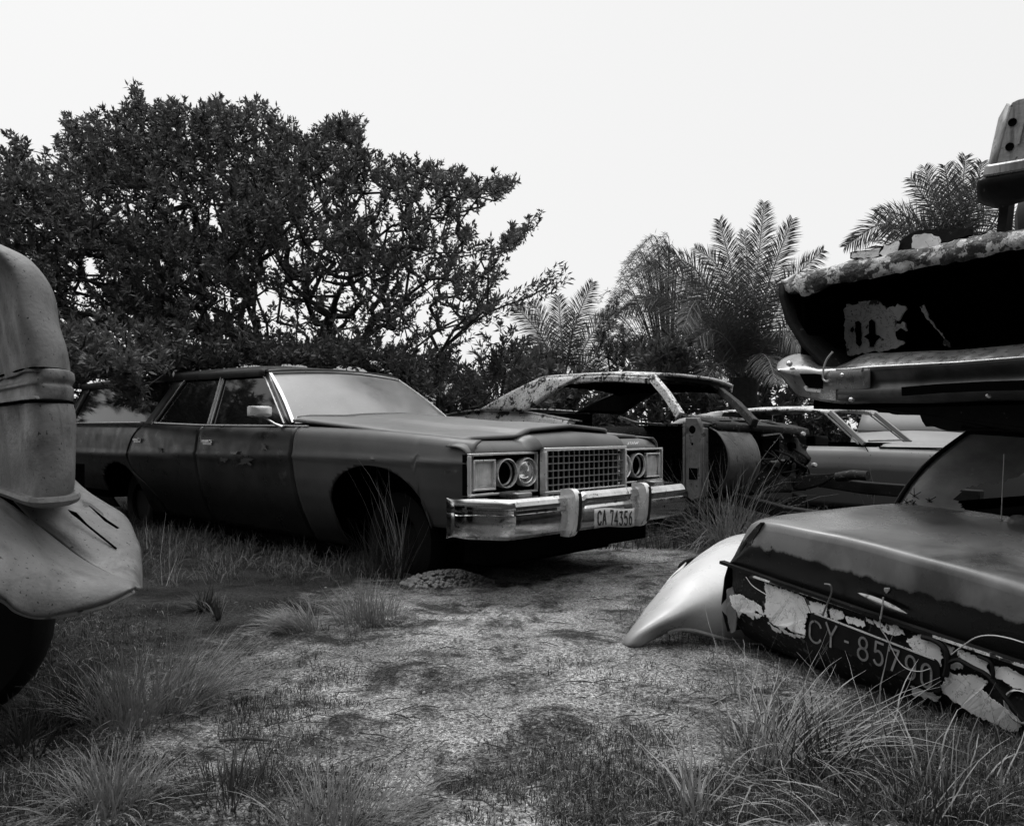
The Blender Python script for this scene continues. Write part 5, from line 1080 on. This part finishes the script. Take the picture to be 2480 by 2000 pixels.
# feathery pale shrub left of the large palm
def feathery():
    O = at(1620, 1000, 15.5); O.z = 0; t = empty('feathery_shrub', Matrix.Translation(O)); tag(t, 'pale feathery shrub with fine arching sprays behind the left side of the large palm', 'shrub')
    mb = MB(); lb = MB()
    for k in range(150):
        a = U(-1, 1); tx = 1600 + a * 125 + U(-20, 20); ty = 590 + 190 * abs(a) ** 1.3 + U(0, 240) * R()
        e = at(tx, ty, 15.5 + U(-1, 1)); b = at(1620 + a * 20, 980, 15.5); P = spline([b - O, b.lerp(e, .55) + Vector((-.1 * a, 0, .25)) - O, e + Vector((0, 0, .12)) - O, e + Vector((-.28 * (1 if a < .2 else -1), 0, -.05)) - O], 6)
        mb.tube(P, [lerp(.011, .0025, i / len(P)) for i in range(len(P))], 4, cap=False)
        for p in P[7:]:
            for j in range(7): leaf(lb, p + rnd() * .03, (Vector((U(-1, .4), U(-.5, .5), U(-.6, .4)))).normalized(), U(.06, .13), .010)
    mb.build('stems', M['bark'], t); lb.build('sprays', M['leaf2'], t, smooth=False)
feathery()
# ------------------------------------------------------------------ grass
def blade(mb, p, d, L, w, droop, seg=4, side=None):
    s_ = side or Vector((-d.y, d.x, 0)); 
    if s_.length < 1e-3: s_ = Vector((1, 0, 0))
    s_ = (s_.normalized() + rnd() * .4).normalized(); c = p.copy(); v = d.copy(); pr = None
    for i in range(seg + 1):
        f = i / seg; ww = w * (1 - f ** 1.5) * .5 + .0004; a = c + s_ * ww; b = c - s_ * ww; ia = len(mb.v); mb.v += [tuple(a), tuple(b)]
        if pr is not None: mb.f.append((pr, pr + 1, ia + 1, ia))
        pr = ia; c = c + v * (L / seg); v = (v + Vector((0, 0, -droop / seg)) + rnd() * .16).normalized()
        if c.z < .006 + p.z * 0 + gz(c.x, c.y): c.z = gz(c.x, c.y) + .006; v.z = max(v.z, 0)
def clump(label, px, py, n, h, spread, w, droop, m, lean=(0, 0), name='grass_clump', group=None, flat=.5, Y=None, seg=5, asp=1):
    O = gat(px, py); O.z = gz(O.x, O.y); mb = MB()
    if n < 30 and name == 'tall_stalks': spread *= .5
    for _ in range(n):
        a = U(0, 2 * pi); r = spread * R() ** .7; p = Vector((cos(a) * r, sin(a) * r * asp, 0)); 
        o = Vector((cos(a), sin(a), 0)) * U(0, flat * 2) * (.3 + r / max(spread, .01)) + Vector((lean[0], lean[1], 0)) + Vector((0, 0, 1)); wp = p + O; wp.z = gz(wp.x, wp.y) - .01
        blade(mb, wp, o.normalized(), h * U(.45, 1.15), w * U(.6, 1.3), droop * U(.5, 1.5), seg)
    mb.v = [(x - O.x, y - O.y, z - O.z) for x, y, z in mb.v]
    o = mb.build(name, m, ang=180, smooth=False); o.location = O; tag(o, label, 'grass', group); return o
clump('fine mounded grass tuft on the gravel, centre left, before the front wheel', 895, 1500, 330, .23, .17, .0048, 1.0, M['grass'], flat=.7)
clump('low wind-flattened grass tuft left of the mounded tuft', 715, 1520, 380, .20, .12, .0035, 1.0, M['grass'], lean=(-.9, 0), flat=.5)
clump('broad dry grass tussock in the shade right of the truck apron', 320, 1745, 300, .29, .15, .0045, .9, M['grass'], flat=.6, lean=(.05, 0))
clump('darker sprawling grass leaning right out of the broad tussock', 470, 1690, 300, .33, .16, .004, .7, M['grass'], lean=(.6, .1), flat=.5)
clump('pale curved grass tuft at the lower left of the picture', 265, 1965, 330, .20, .13, .0038, 1.2, M['grass'], flat=.7)
clump('tall thin reed-like stalks standing before the front wheel', 965, 1400, 26, .80, .12, .005, .10, M['dry'], flat=.32, name='tall_stalks', seg=6)
clump('dark spiky grass at the foot of the tall stalks', 940, 1395, 260, .38, .18, .005, .5, M['dark'], flat=.5)
clump('large tangle of long pale blades leaning right in front of the black number plate', 1890, 1850, 150, .42, .18, .0042, 1.1, M['dry'], lean=(.50, -.05), flat=.85, seg=7)
clump('green-dark undergrowth inside the tangle by the number plate', 2010, 1850, 420, .20, .30, .005, .9, M['dark'], lean=(.1, 0), flat=.8, seg=6)
clump('tall crossing dry stems under the middle of the plate', 2080, 1830, 22, .36, .16, .004, .25, M['dry'], lean=(-.15, 0), flat=.55, seg=6)
clump('dark heap of arching blades beside the hinge pillar of the stripped coupe', 1765, 1325, 420, .78, .32, .007, 1.4, M['grass'], flat=.9, seg=6)
clump('sparse pale stems poking up through the arching heap', 1755, 1320, 34, .95, .26, .006, .4, M['dry'], flat=.6, seg=6)
clump('grass growing against the right end of the chrome bumper', 1655, 1300, 160, .36, .14, .0055, .9, M['grass'], flat=.7)
clump('thin stems in front of the door of the pale coupe', 2120, 1268, 16, .7, .05, .006, .2, M['dry'], flat=.5, name='tall_stalks')
clump('soft fine grass tuft at the bottom edge, left of centre', 850, 2010, 420, .18, .20, .003, .9, M['grass'], lean=(.35, 0), flat=.6)
clump('small dark tuft at the bottom edge between the two paler tufts', 560, 1930, 200, .15, .12, .0035, .8, M['dark'], flat=.7)
clump('matted dry blades in the bottom right corner', 2200, 2000, 170, .28, .38, .0040, 1.3, M['dry'], lean=(-.2, 0), flat=1.2, seg=6)
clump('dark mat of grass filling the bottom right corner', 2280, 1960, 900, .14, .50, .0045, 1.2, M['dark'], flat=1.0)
clump('short leafy tuft beside the tip of the truck apron', 500, 1480, 90, .16, .05, .008, .8, M['dark'], flat=.9)
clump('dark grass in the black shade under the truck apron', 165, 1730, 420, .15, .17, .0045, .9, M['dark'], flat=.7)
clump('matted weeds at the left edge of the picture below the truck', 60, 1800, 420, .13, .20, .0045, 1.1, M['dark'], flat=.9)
clump('two-stemmed sprig growing left of the flattened tuft', 530, 1500, 24, .20, .03, .008, .6, M['dark'], flat=.8)
clump('bare twiggy stems rising beside the truck apron', 395, 1420, 10, .45, .16, .004, .15, M['dry'], flat=.5, name='tall_stalks')
clump('thin stems rising in front of the rear door of the station wagon', 360, 1340, 12, .36, .35, .004, .2, M['dry'], flat=.5, name='tall_stalks')
clump('curly yellowed runners at the foot of the loose wing', 1780, 1680, 26, .28, .06, .004, 1.6, M['dry'], flat=1.4, seg=8)
clump('lone tuft with a split seed stem at the bottom right of centre', 1680, 1960, 45, .28, .05, .005, 1.0, M['dry'], flat=1.0, seg=6)
# rough grass verge in front of the wagon: nobody could count it
def cover(name, label, n, pick, h, w, droop, m):
    mb = MB(); k = 0
    while k < n:
        q = pick()
        if q is None: continue
        k += 1; p = Vector((q[0], q[1], gz(q[0], q[1]) - .005)); hh = h * U(.5, 1.2) * (q[2] if len(q) > 2 else 1); a = U(0, 2 * pi); t_ = U(0, 1.1)
        blade(mb, p, Vector((cos(a) * t_, sin(a) * t_, 1)).normalized(), hh, w * U(.6, 1.3), droop * U(.4, 1.6), 3)
    o = mb.build(name, m, smooth=False); return tag(o, label, 'grass', kind='stuff')
def verge():
    px, py = U(130, 1240), U(1215, 1420)
    if py > 1425 - max(0, px - 900) * .2 or R() > .62 + noise.noise((px * .012, py * .03, 3)) * 1.4: return None
    if py > 1330 and R() < (py - 1330) / 110: return None
    if px > 960 and py > 1330: return None
    g_ = gat(px, py); return (g_.x, g_.y, 1)
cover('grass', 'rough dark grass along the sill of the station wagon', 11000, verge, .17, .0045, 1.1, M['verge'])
def gapf():
    px, py = U(1330, 2300), U(1165, 1330)
    if py > 1330 - (px - 1700) * .08 and px > 1700: return None
    if R() > .6 + noise.noise((px * .01, py * .03, 6)) * 1.3: return None
    g_ = gat(px, py); return (g_.x, g_.y, 1)
cover('grass', 'grass under and around the stripped coupe', 6000, gapf, .20, .006, .9, M['dark'])
def mats():
    px, py = U(0, 2480), 1430 + 570 * R() ** .8; g_ = gat(px, py)
    k = noise.noise((g_.x * 1.8, g_.y * 1.8, 20)) + .5 * noise.noise((g_.x * 6, g_.y * 6, 2)) + (.35 if px < 450 or py > 1850 else 0) + (.35 if px > 1850 else 0) - (.25 if 900 < px < 1500 and py < 1750 else 0)
    if k < U(.05, .45): return None
    return (g_.x, g_.y, .6 + .9 * max(0, k))
cover('grass', 'patchy short creeping grass over the gravel', 26000, mats, .045, .0022, 1.4, M['dark'])
def mats2():
    q = mats(); return q
cover('grass', 'dead short grass lying over the gravel', 5000, mats2, .05, .0020, 2.2, M['dry'])
# gravel and rubble
ico = [Vector(v).normalized() for v in ((0, 0, 1), (.9, 0, .4), (.28, .85, .4), (-.72, .52, .4), (-.72, -.52, .4), (.28, -.85, .4), (.72, .52, -.4), (-.28, .85, -.4), (-.9, 0, -.4), (-.28, -.85, -.4), (.72, -.52, -.4), (0, 0, -1))]
icf = ((0, 1, 2), (0, 2, 3), (0, 3, 4), (0, 4, 5), (0, 5, 1), (1, 6, 2), (2, 7, 3), (3, 8, 4), (4, 9, 5), (5, 10, 1), (2, 6, 7), (3, 7, 8), (4, 8, 9), (5, 9, 10), (1, 10, 6), (6, 11, 7), (7, 11, 8), (8, 11, 9), (9, 11, 10), (10, 11, 6))
def stones(mb, c, r):
    i = len(mb.v); s_ = Vector((U(.7, 1.3), U(.7, 1.3), U(.45, .9)))
    for v in ico:
        w = v * r * U(.78, 1.18); mb.v.append((c.x + w.x * s_.x, c.y + w.y * s_.y, c.z + w.z * s_.z))
    mb.f += [tuple(i + k for k in f) for f in icf]
mb = MB()
for _ in range(9000):
    px, py = U(-50, 2530), 1420 + 600 * R() ** .9; g_ = gat(px, py); 
    if noise.noise((g_.x * 1.1, g_.y * 1.1, 31)) < -.15 + U(-.2, .2) or abs(g_.x - .1) > U(.4, 1.6): continue
    r = .0020 + .010 * R() ** 8; stones(mb, Vector((g_.x, g_.y, gz(g_.x, g_.y) + r * .2)), r)
tag(mb.build('gravel', M['stone'], smooth=False), 'loose pale gravel scattered over the clearing', 'gravel', kind='stuff')
mb = MB()
for _ in range(420):
    px, py = U(200, 2300), 1440 + 540 * R(); g_ = gat(px, py); a = U(0, pi); l = U(.02, .07); c = Vector((g_.x, g_.y, gz(g_.x, g_.y) + .006)); d = Vector((cos(a), sin(a), 0)) * l
    mb.tube([c - d, c + Vector((U(-.008, .008), U(-.008, .008), U(0, .012))), c + d], [.0012, .0022, .001], 4, cap=False)
tag(mb.build('twigs', M['bark'], smooth=False), 'dark twig and stalk litter strewn over the gravel', 'twigs', kind='stuff')
mb = MB(); O = gat(1085, 1412)
for _ in range(900):
    a = U(0, 2 * pi); q = R() ** .6; x, y = cos(a) * q * .30, sin(a) * q * .17; stones(mb, Vector((O.x + x, O.y + y, gz(O.x, O.y) + .085 * (1 - q * q) * U(.3, 1))), U(.008, .022))
tag(mb.build('rubble_pile', M['stone'], smooth=False), 'low heap of crumbled stones under the front of the station wagon', 'rubble', kind='stuff')
for px, py, r, lb_ in ((1515, 1371, .028, 'small pale stone on the gravel left of the loose wing'), (1545, 1363, .018, 'smaller of the two pale stones beyond the loose wing'), (1638, 1880, .014, 'flat pale pebble near the bottom right tuft')):
    g_ = gat(px, py); mb = MB(); stones(mb, Vector((0, 0, 0)), r); o = mb.build('stone', M['white'], smooth=True); o.location = (g_.x, g_.y, gz(g_.x, g_.y) + r * .4); tag(o, lb_, 'stone')
g_ = gat(600, 1790); mb = MB(); mb.tube([(-.09, 0, .008), (0, .004, .014), (.08, -.004, .008)], [.004, .006, .003], 6); o = mb.build('stick', M['bark']); o.location = (g_.x, g_.y, gz(g_.x, g_.y)); tag(o, 'short dark stick lying on the gravel at lower left', 'stick')
